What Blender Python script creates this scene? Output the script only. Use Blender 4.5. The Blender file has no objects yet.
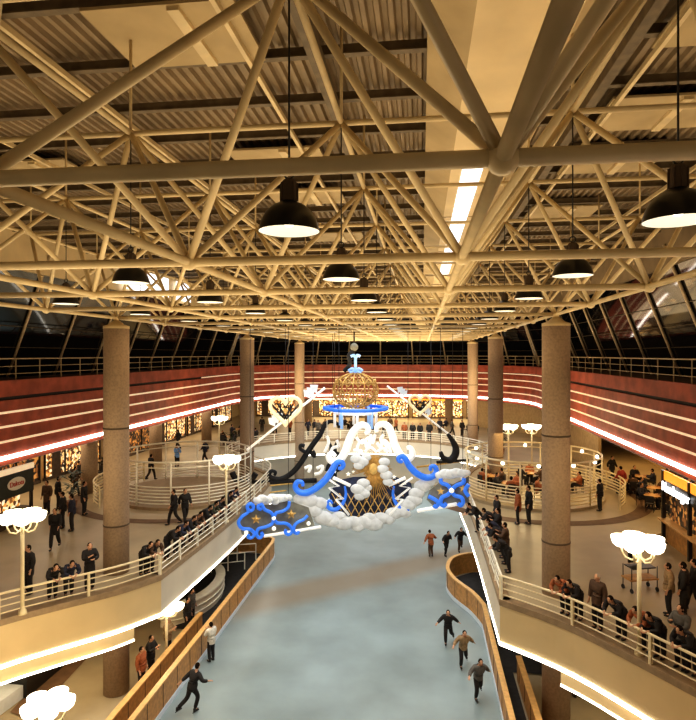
import bpy, bmesh, math, random
from mathutils import Vector, Matrix
random.seed(7)
C = bpy.context.scene.collection
PI = math.pi
# ------------------------------------------------------------------ camera geometry
F, TH, CY, EYE = 585.4, 0.1258, 354.15, 13.0
ct, st = math.cos(TH), math.sin(TH)
ICE, MID, UP = 0.0, 4.6, 11.7

def at(px, py=None, z=None, d=None):
    """photo pixel + height (or depth) -> point of the place"""
    if d is None: d = F * (EYE - z) / (py - CY)
    elif z is None: z = EYE - (py - CY) * d / F
    xc = (px - 348) * d / F
    return Vector((xc * ct - d * st, xc * st + d * ct, z))

cam_d = bpy.data.cameras.new('camera'); cam = bpy.data.objects.new('camera', cam_d); C.objects.link(cam)
cam.location = (0, 0, EYE); cam.rotation_euler = (PI / 2, 0, TH)
cam_d.sensor_width = 36; cam_d.lens = F / 720 * 36; cam_d.shift_y = -5.85 / 720
cam_d.clip_start = .05; cam_d.clip_end = 300
bpy.context.scene.camera = cam
vs = bpy.context.scene.view_settings
vs.view_transform = 'Standard'; vs.look = 'Medium High Contrast'; vs.exposure = 0.25

# ------------------------------------------------------------------ materials
def mat(name, col, rough=.6, metal=0, emis=0, ecol=None, var=0, scale=4, bump=0, alpha=1, spec=None, detail=4, col2=None):
    m = bpy.data.materials.new(name); m.use_nodes = True
    nt = m.node_tree; b = nt.nodes['Principled BSDF']
    b.inputs['Base Color'].default_value = (*col, 1); b.inputs['Roughness'].default_value = rough
    b.inputs['Metallic'].default_value = metal
    if spec is not None: b.inputs['Specular IOR Level'].default_value = spec
    if emis:
        b.inputs['Emission Color'].default_value = (*(ecol or col), 1); b.inputs['Emission Strength'].default_value = emis
    if alpha < 1: b.inputs['Alpha'].default_value = alpha
    if var or bump or col2:
        tc = nt.nodes.new('ShaderNodeTexCoord'); n = nt.nodes.new('ShaderNodeTexNoise')
        n.inputs['Scale'].default_value = scale; n.inputs['Detail'].default_value = detail
        nt.links.new(tc.outputs['Object'], n.inputs['Vector'])
        if var or col2:
            r = nt.nodes.new('ShaderNodeValToRGB')
            c1 = tuple(max(0, c * (1 - var)) for c in col); c2 = col2 or tuple(min(1, c * (1 + var)) for c in col)
            r.color_ramp.elements[0].color = (*c1, 1); r.color_ramp.elements[1].color = (*c2, 1)
            r.color_ramp.elements[0].position = .35; r.color_ramp.elements[1].position = .65
            nt.links.new(n.outputs['Fac'], r.inputs['Fac']); nt.links.new(r.outputs['Color'], b.inputs['Base Color'])
        if bump:
            bp = nt.nodes.new('ShaderNodeBump'); bp.inputs['Strength'].default_value = bump
            nt.links.new(n.outputs['Fac'], bp.inputs['Height']); nt.links.new(bp.outputs['Normal'], b.inputs['Normal'])
    return m

def glow(name, cols, strength, scale=3, pos=None):
    """lit shop interior: mottled emission"""
    m = bpy.data.materials.new(name); m.use_nodes = True
    nt = m.node_tree; b = nt.nodes['Principled BSDF']
    tc = nt.nodes.new('ShaderNodeTexCoord'); n = nt.nodes.new('ShaderNodeTexVoronoi'); n.inputs['Scale'].default_value = scale
    nt.links.new(tc.outputs['Object'], n.inputs['Vector'])
    r = nt.nodes.new('ShaderNodeValToRGB'); r.color_ramp.interpolation = 'CONSTANT'
    while len(r.color_ramp.elements) < len(cols): r.color_ramp.elements.new(.5)
    for k, c in enumerate(cols):
        r.color_ramp.elements[k].position = k / len(cols); r.color_ramp.elements[k].color = (*c, 1)
    sp = nt.nodes.new('ShaderNodeSeparateColor'); nt.links.new(n.outputs['Color'], sp.inputs[0])
    nt.links.new(sp.outputs[0], r.inputs['Fac'])
    nt.links.new(r.outputs['Color'], b.inputs['Base Color']); nt.links.new(r.outputs['Color'], b.inputs['Emission Color'])
    b.inputs['Emission Strength'].default_value = strength; b.inputs['Roughness'].default_value = .3
    return m

M = {}
M['tube'] = mat('painted_cream_steel', (.68, .54, .31), .45, var=.12, scale=1.5)
M['deck'] = mat('corrugated_deck', (.27, .20, .12), .55, .2, var=.2, scale=.7)
M['purlin'] = mat('dark_purlin', (.15, .112, .065), .6, var=.2)
M['panel'] = mat('cream_panel', (.46, .35, .19), .7, var=.1, scale=.8)
M['duct'] = mat('cream_duct', (.72, .56, .32), .45, var=.08, scale=.7)
M['concrete'] = mat('brown_concrete', (.33, .235, .155), .85, var=.13, scale=13, bump=.3, detail=8)
M['groove'] = mat('dark_groove', (.10, .07, .045), .9, var=.1)
M['red'] = mat('red_wood', (.36, .078, .042), .62, var=.25, scale=1.2)
M['darkgroove'] = mat('black_groove', (.012, .008, .008), .7, var=.1)
M['strip'] = mat('cream_strip', (.85, .62, .35), .5, emis=.36, ecol=(1, .80, .55), var=.1)  # weak glow stands in for light caught on the fascia ledges
M['neon'] = mat('white_neon', (1, 1, 1), .4, emis=5.5, ecol=(1, .93, .80), var=.01)
M['ice'] = None
M['mid'] = mat('warm_tile_floor', (.38, .30, .185), .38, var=.12, scale=.5, bump=.02)
M['low'] = mat('lower_tile_floor', (.36, .30, .20), .42, var=.1, scale=.6)
M['carpet'] = mat('brown_floor_band', (.15, .085, .045), .7, var=.15, scale=3)
M['cream'] = mat('cream_plaster', (.66, .50, .27), .6, var=.06, scale=.6)
M['cream2'] = mat('pale_plaster', (.60, .52, .40), .6, var=.06, scale=.6)
M['kerb'] = mat('tan_kerb', (.30, .21, .12), .6, var=.12)
M['rail'] = mat('cream_rail', (.78, .66, .42), .35, var=.05)
M['railw'] = mat('white_rail', (.85, .80, .66), .35, var=.05)
M['uprail'] = mat('brass_rail', (.45, .34, .19), .4, var=.1)
M['glass'] = mat('dark_glazing', (.006, .006, .007), .05, spec=.5, var=.3)
M['mull'] = mat('brown_mullion', (.62, .48, .30), .5, var=.1)
M['sky'] = mat('clerestory_and_glare', (.8, .85, .9), .5, emis=1.15, ecol=(.86, .90, 1), var=.15)
M['wood'] = mat('oak_board', (.47, .24, .075), .45, var=.2, scale=6)
M['woodlt'] = mat('oak_cap', (.62, .36, .13), .4, var=.12, scale=6)
M['kick'] = mat('white_kickplate', (.62, .68, .74), .4, var=.05)
M['rubber'] = mat('black_rubber', (.018, .016, .015), .8, var=.3)
M['wall'] = mat('beige_wall', (.50, .37, .21), .8, var=.1)
M['dark'] = mat('dark_soffit', (.09, .06, .04), .8, var=.2)
M['black'] = mat('black_enamel', (.012, .011, .010), .3, var=.3)
M['inner'] = mat('white_reflector', (.85, .82, .72), .4, emis=.35, ecol=(1, .93, .78), var=.03)
M['bowl'] = mat('frosted_bowl', (1, 1, 1), .4, emis=2.6, ecol=(1, .90, .68), var=.01)
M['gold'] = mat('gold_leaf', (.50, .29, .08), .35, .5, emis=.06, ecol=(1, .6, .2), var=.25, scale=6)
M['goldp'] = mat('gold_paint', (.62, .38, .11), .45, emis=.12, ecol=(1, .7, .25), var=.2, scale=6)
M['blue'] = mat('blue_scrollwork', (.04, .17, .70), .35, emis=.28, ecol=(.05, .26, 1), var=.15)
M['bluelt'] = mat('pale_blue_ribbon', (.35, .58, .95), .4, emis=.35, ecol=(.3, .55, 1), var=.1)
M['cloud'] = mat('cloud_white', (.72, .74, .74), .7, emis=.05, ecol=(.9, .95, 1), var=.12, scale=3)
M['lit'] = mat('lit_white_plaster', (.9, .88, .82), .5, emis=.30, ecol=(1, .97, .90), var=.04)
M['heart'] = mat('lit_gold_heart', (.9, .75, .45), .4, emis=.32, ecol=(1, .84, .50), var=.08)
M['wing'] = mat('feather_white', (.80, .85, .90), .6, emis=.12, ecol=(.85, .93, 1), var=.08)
M['star'] = mat('star_white', (.9, .9, .8), .5, emis=.5, ecol=(1, .95, .8), var=.05)
M['silh'] = mat('black_cutout', (.012, .012, .014), .7, var=.3)
M['fill'] = mat('grey_banner', (.23, .22, .17), .7, var=.2, scale=3)
M['fillb'] = mat('deep_blue_back', (.035, .045, .09), .7, var=.5, scale=2)
M['skin'] = mat('skin', (.55, .30, .18), .6, var=.05)
M['eye'] = mat('eye_dark', (.02, .015, .01), .4, var=.1)
M['lip'] = mat('lip', (.38, .12, .09), .5, var=.1)
M['hair'] = mat('dark_hair', (.014, .009, .006), .95, spec=.1, var=.3)
M['hairb'] = mat('brown_hair', (.09, .045, .02), .6, var=.3)
M['hairgrey'] = mat('grey_hair', (.30, .24, .18), .8, var=.2)
M['shoe'] = mat('black_shoe', (.015, .012, .012), .4, var=.2)
COAT = {k: mat(k + '_cloth', c, .8, var=.18, scale=14) for k, c in dict(
    black=(.016, .013, .013), navy=(.022, .025, .05), brown=(.085, .045, .024), tan=(.30, .20, .105), rust=(.33, .10, .035),
    grey=(.11, .10, .09), blue=(.20, .38, .75), white=(.62, .58, .5), green=(.05, .055, .03), red=(.28, .03, .025)).items()}
M['cable'] = mat('black_cable', (.015, .013, .012), .6, var=.1)
M['orange'] = mat('orange_lightbox', (.9, .38, .05), .5, emis=.75, ecol=(1, .36, .03), var=.1, scale=2)
M['signw'] = mat('white_letters', (1, 1, 1), .5, emis=1.8, ecol=(1, 1, 1), var=.01)
M['redp'] = mat('red_lettering', (.5, .05, .04), .5, var=.05)
M['signoff'] = mat('oval_white', (.75, .70, .62), .5, var=.05)
M['signblk'] = mat('black_green_sign', (.022, .028, .024), .45, var=.1)
M['shop'] = glow('lit_shop_goods', [(.10, .04, .015), (.7, .32, .08), (.03, .02, .015), (.95, .62, .25), (.25, .10, .03), (1, .85, .55)], .7, 6)
M['shopd'] = glow('dim_shop_goods', [(.02, .012, .008), (.25, .10, .03), (.01, .01, .01), (.06, .03, .015), (.55, .26, .07)], .45, 6)
M['table'] = mat('orange_tabletop', (.55, .30, .09), .35, var=.1)
M['chair'] = mat('black_chair', (.02, .016, .014), .5, var=.2)
M['leaf'] = mat('dark_leaf', (.02, .035, .012), .6, var=.4)
M['pot'] = mat('clay_pot', (.22, .10, .05), .7, var=.2)

def ice_material():
    m = bpy.data.materials.new('rink_ice'); m.use_nodes = True
    nt = m.node_tree; b = nt.nodes['Principled BSDF']; L = nt.links.new
    tc = nt.nodes.new('ShaderNodeTexCoord')
    n = nt.nodes.new('ShaderNodeTexNoise'); n.inputs['Scale'].default_value = .35; n.inputs['Detail'].default_value = 8
    L(tc.outputs['Object'], n.inputs['Vector'])
    r = nt.nodes.new('ShaderNodeValToRGB')
    r.color_ramp.elements[0].color = (.19, .235, .235, 1); r.color_ramp.elements[0].position = .3
    r.color_ramp.elements[1].color = (.28, .345, .355, 1); r.color_ramp.elements[1].position = .7
    L(n.outputs['Fac'], r.inputs['Fac'])
    # brown shade across the ice, painted into its colour as a soft band
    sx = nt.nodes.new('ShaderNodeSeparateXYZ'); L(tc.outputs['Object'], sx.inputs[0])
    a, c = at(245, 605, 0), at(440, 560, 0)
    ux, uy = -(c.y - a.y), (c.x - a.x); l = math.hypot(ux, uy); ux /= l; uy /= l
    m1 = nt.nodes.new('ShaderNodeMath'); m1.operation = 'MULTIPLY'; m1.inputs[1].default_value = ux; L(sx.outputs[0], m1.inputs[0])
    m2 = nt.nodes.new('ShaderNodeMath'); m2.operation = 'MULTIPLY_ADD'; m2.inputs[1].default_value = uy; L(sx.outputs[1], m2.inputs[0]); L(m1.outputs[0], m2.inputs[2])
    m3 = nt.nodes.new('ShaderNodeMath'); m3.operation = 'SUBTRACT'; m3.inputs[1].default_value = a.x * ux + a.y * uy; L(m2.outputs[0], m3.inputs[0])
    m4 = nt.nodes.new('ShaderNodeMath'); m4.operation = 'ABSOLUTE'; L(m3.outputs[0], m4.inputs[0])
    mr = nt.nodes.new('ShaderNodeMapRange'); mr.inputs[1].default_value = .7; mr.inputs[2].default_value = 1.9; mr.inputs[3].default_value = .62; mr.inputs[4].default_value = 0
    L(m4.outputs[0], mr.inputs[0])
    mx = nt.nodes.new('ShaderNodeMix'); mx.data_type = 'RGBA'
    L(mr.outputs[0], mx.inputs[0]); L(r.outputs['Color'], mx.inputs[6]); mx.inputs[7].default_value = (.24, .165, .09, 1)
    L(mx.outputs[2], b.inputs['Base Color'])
    n2 = nt.nodes.new('ShaderNodeTexNoise'); n2.inputs['Scale'].default_value = 6; n2.inputs['Detail'].default_value = 6
    L(tc.outputs['Object'], n2.inputs['Vector'])
    bp = nt.nodes.new('ShaderNodeBump'); bp.inputs['Strength'].default_value = .06; L(n2.outputs['Fac'], bp.inputs['Height']); L(bp.outputs['Normal'], b.inputs['Normal'])
    b.inputs['Roughness'].default_value = .33
    return m
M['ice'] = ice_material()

# ------------------------------------------------------------------ mesh helpers
class MB:
    def __init__(s): s.v = []; s.f = []; s.mi = []; s.cur = 0; s.sm = []
    def add(s, vs, fs, smooth=False):
        o = len(s.v); s.v += [tuple(v) for v in vs]
        for f in fs: s.f.append(tuple(i + o for i in f)); s.mi.append(s.cur); s.sm.append(smooth)
        return s
    def box(s, c, d, rz=0, bevel=0):
        hx, hy, hz = d[0] / 2, d[1] / 2, d[2] / 2; co, si = math.cos(rz), math.sin(rz); vs = []
        for z in (-hz, hz):
            for x, y in ((-hx, -hy), (hx, -hy), (hx, hy), (-hx, hy)):
                vs.append((c[0] + x * co - y * si, c[1] + x * si + y * co, c[2] + z))
        return s.add(vs, [(3, 2, 1, 0), (4, 5, 6, 7), (0, 1, 5, 4), (1, 2, 6, 5), (2, 3, 7, 6), (3, 0, 4, 7)])
    def tube(s, pts, r, n=8, closed=False, rs=None):
        pts = [Vector(p) for p in pts]; N = len(pts); vs = []; up = None
        for k, p in enumerate(pts):
            if closed: t = pts[(k + 1) % N] - pts[k - 1]
            else: t = pts[min(k + 1, N - 1)] - pts[max(k - 1, 0)]
            if t.length < 1e-9: t = Vector((0, 0, 1))
            t.normalize()
            if up is None:
                up = Vector((0, 0, 1)) if abs(t.z) < .9 else Vector((1, 0, 0))
            u = up - t * up.dot(t)
            if u.length < 1e-4: u = t.orthogonal()
            u.normalize(); w = t.cross(u); up = u
            rr = rs[k] if rs else r
            for a in range(n):
                an = 2 * PI * a / n; vs.append(p + u * (rr * math.cos(an)) + w * (rr * math.sin(an)))
        fs = []
        for k in range(N if closed else N - 1):
            a0 = k * n; b0 = ((k + 1) % N) * n
            for a in range(n): fs.append((a0 + a, a0 + (a + 1) % n, b0 + (a + 1) % n, b0 + a))
        s.add(vs, fs, True)
        if not closed:
            o = len(s.v) - len(vs); s.f.append(tuple(o + a for a in reversed(range(n)))); s.mi.append(s.cur); s.sm.append(False)
            s.f.append(tuple(o + (N - 1) * n + a for a in range(n))); s.mi.append(s.cur); s.sm.append(False)
        return s
    def lathe(s, prof, c=(0, 0, 0), n=24, smooth=True):
        vs = []; 
        for r, z in prof:
            for a in range(n): vs.append((c[0] + r * math.cos(2 * PI * a / n), c[1] + r * math.sin(2 * PI * a / n), c[2] + z))
        fs = []
        for k in range(len(prof) - 1):
            for a in range(n): fs.append((k * n + a, k * n + (a + 1) % n, (k + 1) * n + (a + 1) % n, (k + 1) * n + a))
        return s.add(vs, fs, smooth)
    def ball(s, c, r, n=10, m=7):
        if isinstance(r, (int, float)): r = (r, r, r)
        vs = [(c[0], c[1], c[2] - r[2])]; 
        for k in range(1, m):
            ph = -PI / 2 + PI * k / m
            for a in range(n): vs.append((c[0] + r[0] * math.cos(ph) * math.cos(2 * PI * a / n), c[1] + r[1] * math.cos(ph) * math.sin(2 * PI * a / n), c[2] + r[2] * math.sin(ph)))
        vs.append((c[0], c[1], c[2] + r[2])); L = len(vs) - 1; fs = []
        for a in range(n):
            fs.append((0, 1 + (a + 1) % n, 1 + a)); fs.append((L, L - n + a, L - n + (a + 1) % n))
        for k in range(m - 2):
            for a in range(n): fs.append((1 + k * n + a, 1 + k * n + (a + 1) % n, 1 + (k + 1) * n + (a + 1) % n, 1 + (k + 1) * n + a))
        return s.add(vs, fs, True)
    def wallstrip(s, path, z0, z1, thick=0, closed=False):
        """vertical strip following a plan path, thick>0 adds depth to the left of travel"""
        n = len(path)
        if not thick:
            vs = [(p[0], p[1], z0) for p in path] + [(p[0], p[1], z1) for p in path]
            fs = [(k, (k + 1) % n, n + (k + 1) % n, n + k) for k in range(n if closed else n - 1)]
            return s.add(vs, fs)
        q = offset(path, thick, closed)
        vs = [(p[0], p[1], z0) for p in path] + [(p[0], p[1], z1) for p in path] + [(p[0], p[1], z1) for p in q] + [(p[0], p[1], z0) for p in q]
        fs = []
        for k in range(n if closed else n - 1):
            j = (k + 1) % n
            for a, b in ((0, 1), (1, 2), (2, 3), (3, 0)): fs.append((a * n + k, a * n + j, b * n + j, b * n + k))
        if not closed: fs += [(0, n, 2 * n, 3 * n), (n - 1, 4 * n - 1, 3 * n - 1, 2 * n - 1)]
        return s.add(vs, fs)
    def mesh(s, name, mats):
        me = bpy.data.meshes.new(name); me.from_pydata(s.v, [], s.f)
        for m in mats: me.materials.append(m)
        for p, mi, sm in zip(me.polygons, s.mi, s.sm): p.material_index = mi; p.use_smooth = sm
        me.update(); return me
    def obj(s, name, m, parent=None, loc=None, rz=0, kind=None):
        me = s.mesh(name, m if isinstance(m, (list, tuple)) else [m])
        return link(name, me, parent, loc, rz, kind)

def link(name, me, parent=None, loc=None, rz=0, kind=None):
    o = bpy.data.objects.new(name, me); C.objects.link(o)
    if parent is not None: o.parent = parent
    if loc is not None: o.location = loc
    if rz: o.rotation_euler = (0, 0, rz)
    if kind: o['kind'] = kind
    return o
def tag(o, label, cat, group=None, kind=None):
    o['label'] = label; o['category'] = cat
    if group: o['group'] = group
    if kind: o['kind'] = kind
    return o
def thing(name, label, cat, loc=(0, 0, 0), rz=0, group=None):
    o = bpy.data.objects.new(name, None); C.objects.link(o); o.location = loc; o.rotation_euler = (0, 0, rz)
    return tag(o, label, cat, group)
def struct(name, mb, m, parent=None): return mb.obj(name, m, parent, kind='structure')
def kids(o): return [c for c in ALLKIDS.get(o.name, [])]
def copy_tree(o, parent=None):
    c = o.copy(); C.objects.link(c)
    if parent is not None: c.parent = parent
    for ch in [x for x in o.children]: copy_tree(ch, c)
    return c
def offset(path, d, closed=False):
    n = len(path); out = []
    for k in range(n):
        a = path[k - 1] if (k > 0 or closed) else path[k]; b = path[(k + 1) % n] if (k < n - 1 or closed) else path[k]
        tx, ty = b[0] - a[0], b[1] - a[1]; l = math.hypot(tx, ty) or 1
        out.append((path[k][0] - ty / l * d, path[k][1] + tx / l * d))
    return out
def smooth(pts, sub=6, closed=False):
    out = []; n = len(pts); P = [Vector(p) for p in pts]
    for k in range(n if closed else n - 1):
        if closed: p0, p1, p2, p3 = P[k - 1], P[k], P[(k + 1) % n], P[(k + 2) % n]
        else: p0, p1, p2, p3 = P[max(k - 1, 0)], P[k], P[k + 1], P[min(k + 2, n - 1)]
        for i in range(sub):
            t = i / sub
            out.append(.5 * ((2 * p1) + (p2 - p0) * t + (2 * p0 - 5 * p1 + 4 * p2 - p3) * t * t + (3 * p1 - p0 - 3 * p2 + p3) * t ** 3))
    if not closed: out.append(P[-1])
    return [tuple(v) for v in out]
def plen(path): return sum(math.dist(path[k][:2], path[k + 1][:2]) for k in range(len(path) - 1))
def along(path, s):
    for k in range(len(path) - 1):
        l = math.dist(path[k][:2], path[k + 1][:2])
        if s <= l or k == len(path) - 2:
            t = s / l if l else 0; a, b = path[k], path[k + 1]
            return (a[0] + (b[0] - a[0]) * t, a[1] + (b[1] - a[1]) * t, math.atan2(b[1] - a[1], b[0] - a[0]))
        s -= l

def railing(name, label, path, z, h, levels, m, r=.03, top=.045, gap=1.5, group=None, base=0, post=.035, mtop=None):
    x, y = path[0][0], path[0][1]
    t = thing(name, label, 'railing', (x, y, z), 0, group)
    P = [(p[0] - x, p[1] - y) for p in path]
    MB().tube([(p[0], p[1], h) for p in P], top, 8).obj('top_rail', mtop or m, t)
    for lv in levels: MB().tube([(p[0], p[1], lv) for p in P], r, 6).obj('rail', m, t)
    pm = MB().box((0, 0, (h + base) / 2), (post * 2, post * 2, h - base)).mesh('post', [m])
    L = plen(P); n = max(1, round(L / gap)); n = min(n, 98)
    for k in range(n + 1):
        q = along(P, L * k / n); link('post', pm, t, (q[0], q[1], 0), q[2])
    return t

# ================================================================== THE SHELL
# plan paths (travel: right side going away, round the far end, back along the left)
RX, LX, FY = 11.2, -19.6, 70.0
fpath = [(RX, -8.0)] + [(RX, 2 + 56.5 * k / 14) for k in range(0, 15)]
fpath += [(-.3 + 11.5 * math.cos(a), 58.5 + 11.5 * math.sin(a)) for a in [PI / 2 * k / 12 for k in range(1, 13)]]
fpath += [(-4.2, FY)]
fpath += [(-8.1 + 11.5 * math.cos(a), 58.5 + 11.5 * math.sin(a)) for a in [PI / 2 + PI / 2 * k / 12 for k in range(0, 13)]]
fpath += [(LX, 58.5 - 56.5 * k / 14) for k in range(1, 15)] + [(LX, -8.0)]
# offset(path, +d) moves to the left of travel = into the hall; outward is negative

# lower floor and ice
struct('floor_lower', MB().box((-4, 38, -.12), (50, 100, .2)), M['low'])
ice_pts = [(2.85, 4), (2.85, 28.3), (2.5, 29.6), (1.6, 31.4), (1.3, 33), (1.7, 34.7), (2.8, 35.6), (5, 36), (8.5, 38), (9, 46), (6, 55), (0, 59), (-8, 60), (-15, 57), (-18, 50), (-17, 41), (-13, 37.6), (-10.1, 37.2), (-9.5, 36.9), (-9.3, 36.2), (-9.3, 4)]
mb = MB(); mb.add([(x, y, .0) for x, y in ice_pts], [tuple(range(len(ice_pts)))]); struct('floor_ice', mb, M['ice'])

# middle floor with the opening over the rink
hole_r = [(11.15, 5), (10.3, 9), (8.6, 12.6), (6.75, 15.5), (4.6, 18.6), (2.62, 20.35)]
hole_r2 = [(2.6, 27), (2.5, 33), (2.4, 38), (3.4, 43), (5.2, 47), (5.4, 50), (4.3, 52.8), (1.2, 56), (-4.5, 57.3), (-10, 56.2), (-14.6, 52.8), (-15.7, 49), (-15.3, 45), (-12.2, 42), (-10.2, 39), (-9.6, 34), (-9.5, 28)]
hole_l = [(-9.75, 21), (-10.7, 19.5), (-12.1, 18), (-13.2, 16.7), (-15.6, 13.2), (-18, 9), (-19.5, 5)]
HR = smooth(hole_r, 5); HM = smooth([hole_r[-1]] + hole_r2 + [hole_l[0]], 6); HL = smooth(hole_l, 5)
hole = HR + HM[1:] + HL[1:]
def ring_floor(name, outer, inner, z0, z1, m_top, m_bot):
    bm = bmesh.new()
    for z in (z1, z0):
        ed = []
        for loop in (outer, inner):
            vv = [bm.verts.new((p[0], p[1], z)) for p in loop]
            for k in range(len(vv)): ed.append(bm.edges.new((vv[k], vv[(k + 1) % len(vv)])))
        bmesh.ops.triangle_fill(bm, edges=ed, use_beauty=True)
    me = bpy.data.meshes.new(name); me.materials.append(m_top); me.materials.append(m_bot)
    bm.normal_update(); bm.to_mesh(me); bm.free()
    for p in me.polygons: p.material_index = 1 if p.center.z < (z0 + z1) / 2 else 0
    return link(name, me, kind='structure')
outer = [(17.5, -9.0), (17.5, 78), (-25, 78), (-25, -9.0)]
hole_c = hole + [(-19.5, -8.0), (11.15, -8.0)]
ring_floor('floor_middle', outer, hole_c, MID - .5, MID, M['mid'], M['cream'])
ring_floor('floor_upper', outer, fpath, 7.72, UP, M['dark'], M['dark'])
# edge beam of the middle floor: kerb, cream fascia, neon line, inset soffit and its neon
tr = 0
def trim(mb, m):
    global tr; tr += 1; return struct('trim_%d' % tr, mb, m)
def bank(name, path, m, m2):
    trim(MB().wallstrip(path, 3.25, MID - .12, -.12), m)
    trim(MB().wallstrip(offset(path, .02), MID - .12, MID + .08, -.38), M['kerb'])
    trim(MB().wallstrip(offset(path, .04), 3.14 if name != 'middle' else 3.17, 3.25, -.16), M['neon'])
    trim(MB().wallstrip(offset(path, -.12), 3.12, 3.2, -.85), m)
    sub = {'right': path[:-4], 'left': path[3:], 'middle': path}[name]
    if name != 'middle': trim(MB().wallstrip(offset(sub, -.28), 2.55, 3.14, -.2), m)
    if name != 'middle': trim(MB().wallstrip(offset(sub, -.26), 2.48, 2.55, -.1), M['neon'])
bank('right', HR, M['cream'], None); bank('middle', HM, M['cream2'], None); bank('left', HL, M['cream'], None)

lw = [(8.6, 37), (9, 46), (6, 55), (0, 59), (-8, 60), (-15, 57), (-18, 50), (-17, 41), (-13.2, 37.8)]
struct('wall_lower', MB().wallstrip(smooth(lw, 4), 0, MID - .5, -.2), M['cream2'])
# upper balcony fascia: stepped red boards, cream strips, neon
zz = [UP, UP - .62, UP - .74, UP - 1.45, UP - 1.57, UP - 2.13, UP - 2.25, UP - 2.92, UP - 3.04, UP - 3.66, UP - 3.90, 7.7]
w = MB()
segs = [(UP - .72, UP + .05, .10), (UP - 1.42, UP - .90, .02), (UP - 2.09, UP - 1.53, -.0), (UP - 2.80, UP - 2.20, -.03), (8.16, UP - 2.91, -.06), (7.7, 7.98, -.10)]
for a, b, o in segs: w.wallstrip(offset(fpath, o), a, b, -.25)
struct('wall_balcony', w, M['red'])
gpath = fpath[:20]
trim(MB().wallstrip(offset(fpath, -.08), UP - .90, UP - .72, -.1), M['darkgroove'])
for a in (1.42, 2.09, 2.80): trim(MB().wallstrip(offset(fpath, .05 - a * .02), UP - a - .11, UP - a, -.12), M['strip'])
trim(MB().wallstrip(offset(fpath, .03), 7.98, 8.16, -.1), M['neon'])
trim(MB().wallstrip([(p[0], p[1]) for p in fpath if p[1] > 50], UP - .86, UP - .77, -.05), M['strip'])  # far stretch of the groove drawn as lit, with a glowing strip
railing('balcony_railing', 'long brass coloured railing with thin bars round the upper balcony above the red boards', offset(fpath, -.12), UP + .05, 1.03, (.3, .66), M['uprail'], .022, .035, 1.5, post=.022)

# walls behind
struct('wall_right', MB().box((17.6, 39, 6.5), (.2, 78, 13)), M['wall'])
struct('wall_left', MB().box((-25.1, 39, 6.5), (.2, 78, 13)), M['wall'])
struct('wall_far', MB().box((-4, 78.1, 6.5), (43, .2, 13)), M['wall'])
rw = [p for p in offset(fpath, -.9) if p[1] > 41 and p[0] > 4.5]
struct('wall_alcove', MB().wallstrip(rw, MID, 7.75, -.2), M['wall'])

# leaning glazing round the upper level
def glazing(nm, idx, sub):
    lo = offset(sub, -3.6); hi = offset(sub, -.7)
    mbg = MB(); n = len(lo)
    mbg.add([(p[0], p[1], UP) for p in lo] + [(p[0], p[1], 18.4) for p in hi], [(k, k + 1, n + k + 1, n + k) for k in range(n - 1)])
    g = struct('window_%d' % idx, mbg, M['glass'])
    L = plen(lo); cnt = round(L / 4.3)
    for k in range(cnt + 1):
        s = L * k / cnt; a = along(lo, s); b = along(hi, plen(hi) * k / cnt)
        nx, ny = -math.sin(a[2]) * .09, math.cos(a[2]) * .09
        o = MB().tube([(a[0] + nx, a[1] + ny, UP), (b[0] + nx, b[1] + ny, 18.4)], .085, 6).obj('mullion', M['mull'], g); o['kind'] = 'structure'
    for t in (.25, .42, .58, .75):
        p = [((a[0] * (1 - t) + b[0] * t), (a[1] * (1 - t) + b[1] * t), UP + (18.4 - UP) * t) for a, b in zip(offset(lo, .05), offset(hi, .05))]
        o = MB().tube(p, .022, 4).obj('glazing_bar', M['purlin'], g); o['kind'] = 'structure'
i1 = 19; i2 = len(fpath) - 19
glazing('right', 1, fpath[:i1 + 1]); glazing('far', 2, fpath[i1:i2 + 1]); glazing('left', 3, fpath[i2:])
# roof edge band with daylit panels
eb = offset(fpath, -.7)
struct('wall_roof_edge', MB().wallstrip([p for p in eb if p[0] < -8], 17.3, 19.6, -.2), M['duct'])
struct('wall_roof_edge', MB().wallstrip([p for p in eb if p[0] > -8.2], 17.3, 19.6, -.2), M['deck'])

# corrugated deck
mb = MB(); xs = []; x = -23.5; k = 0
prof = []
while x < 15:
    prof += [(x, 19.4), (x + .09, 19.4), (x + .13, 19.50), (x + .22, 19.50)]; x += .26
n = len(prof)
mb.add([(p[0], -3, p[1]) for p in prof] + [(p[0], 78, p[1]) for p in prof], [(k, k + 1, n + k + 1, n + k) for k in range(n - 1)])
deck = struct('ceiling', mb, M['deck'])
pu = MB().box((0, 0, .11), (37, .05, .22)).box((0, 0, .01), (37, .17, .03)).mesh('purlin', [M['purlin']])
for k in range(36): link('purlin', pu, deck, (-4.3, -1.0 + 2.15 * k, 19.13), kind='structure')
st_ = MB().box((0, 38, 0), (.09, 80, .12)).mesh('stringer', [M['tube']])
for xx in (-15.8, -11.7, -7.6, -3.5, 4.6, 8.7): link('stringer', st_, deck, (xx, 0, 19.0), kind='structure')
br = MB().box((0, 38, 0), (.22, 80, .34)).mesh('main_beam', [M['purlin']])
for xx in (-2.1, 3.9): link('main_beam', br, deck, (xx, 0, 18.95), kind='structure')
# flat panels set in the deck
pn = MB().box((0, 0, 0), (2.8, 2.1, .06)).mesh('flat_panel', [M['panel']])
pn2 = MB().box((0, 0, -.06), (.22, 2.0, .10)).mesh('panel_rib', [M['tube']])
for (xx, yy) in ((-4.6, 10.7), (-4.4, 17.9), (-4.4, 22.2), (5.9, 11.2), (5.9, 15.6), (5.9, 19.4), (5.9, 26), (-4.4, 30), (-12.5, 18.0), (-12.5, 10)):
    o = link('flat_panel', pn, deck, (xx, yy, 19.08), kind='structure'); p2 = link('panel_rib', pn2, o, (.3, 0, 0), kind='structure')
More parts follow.
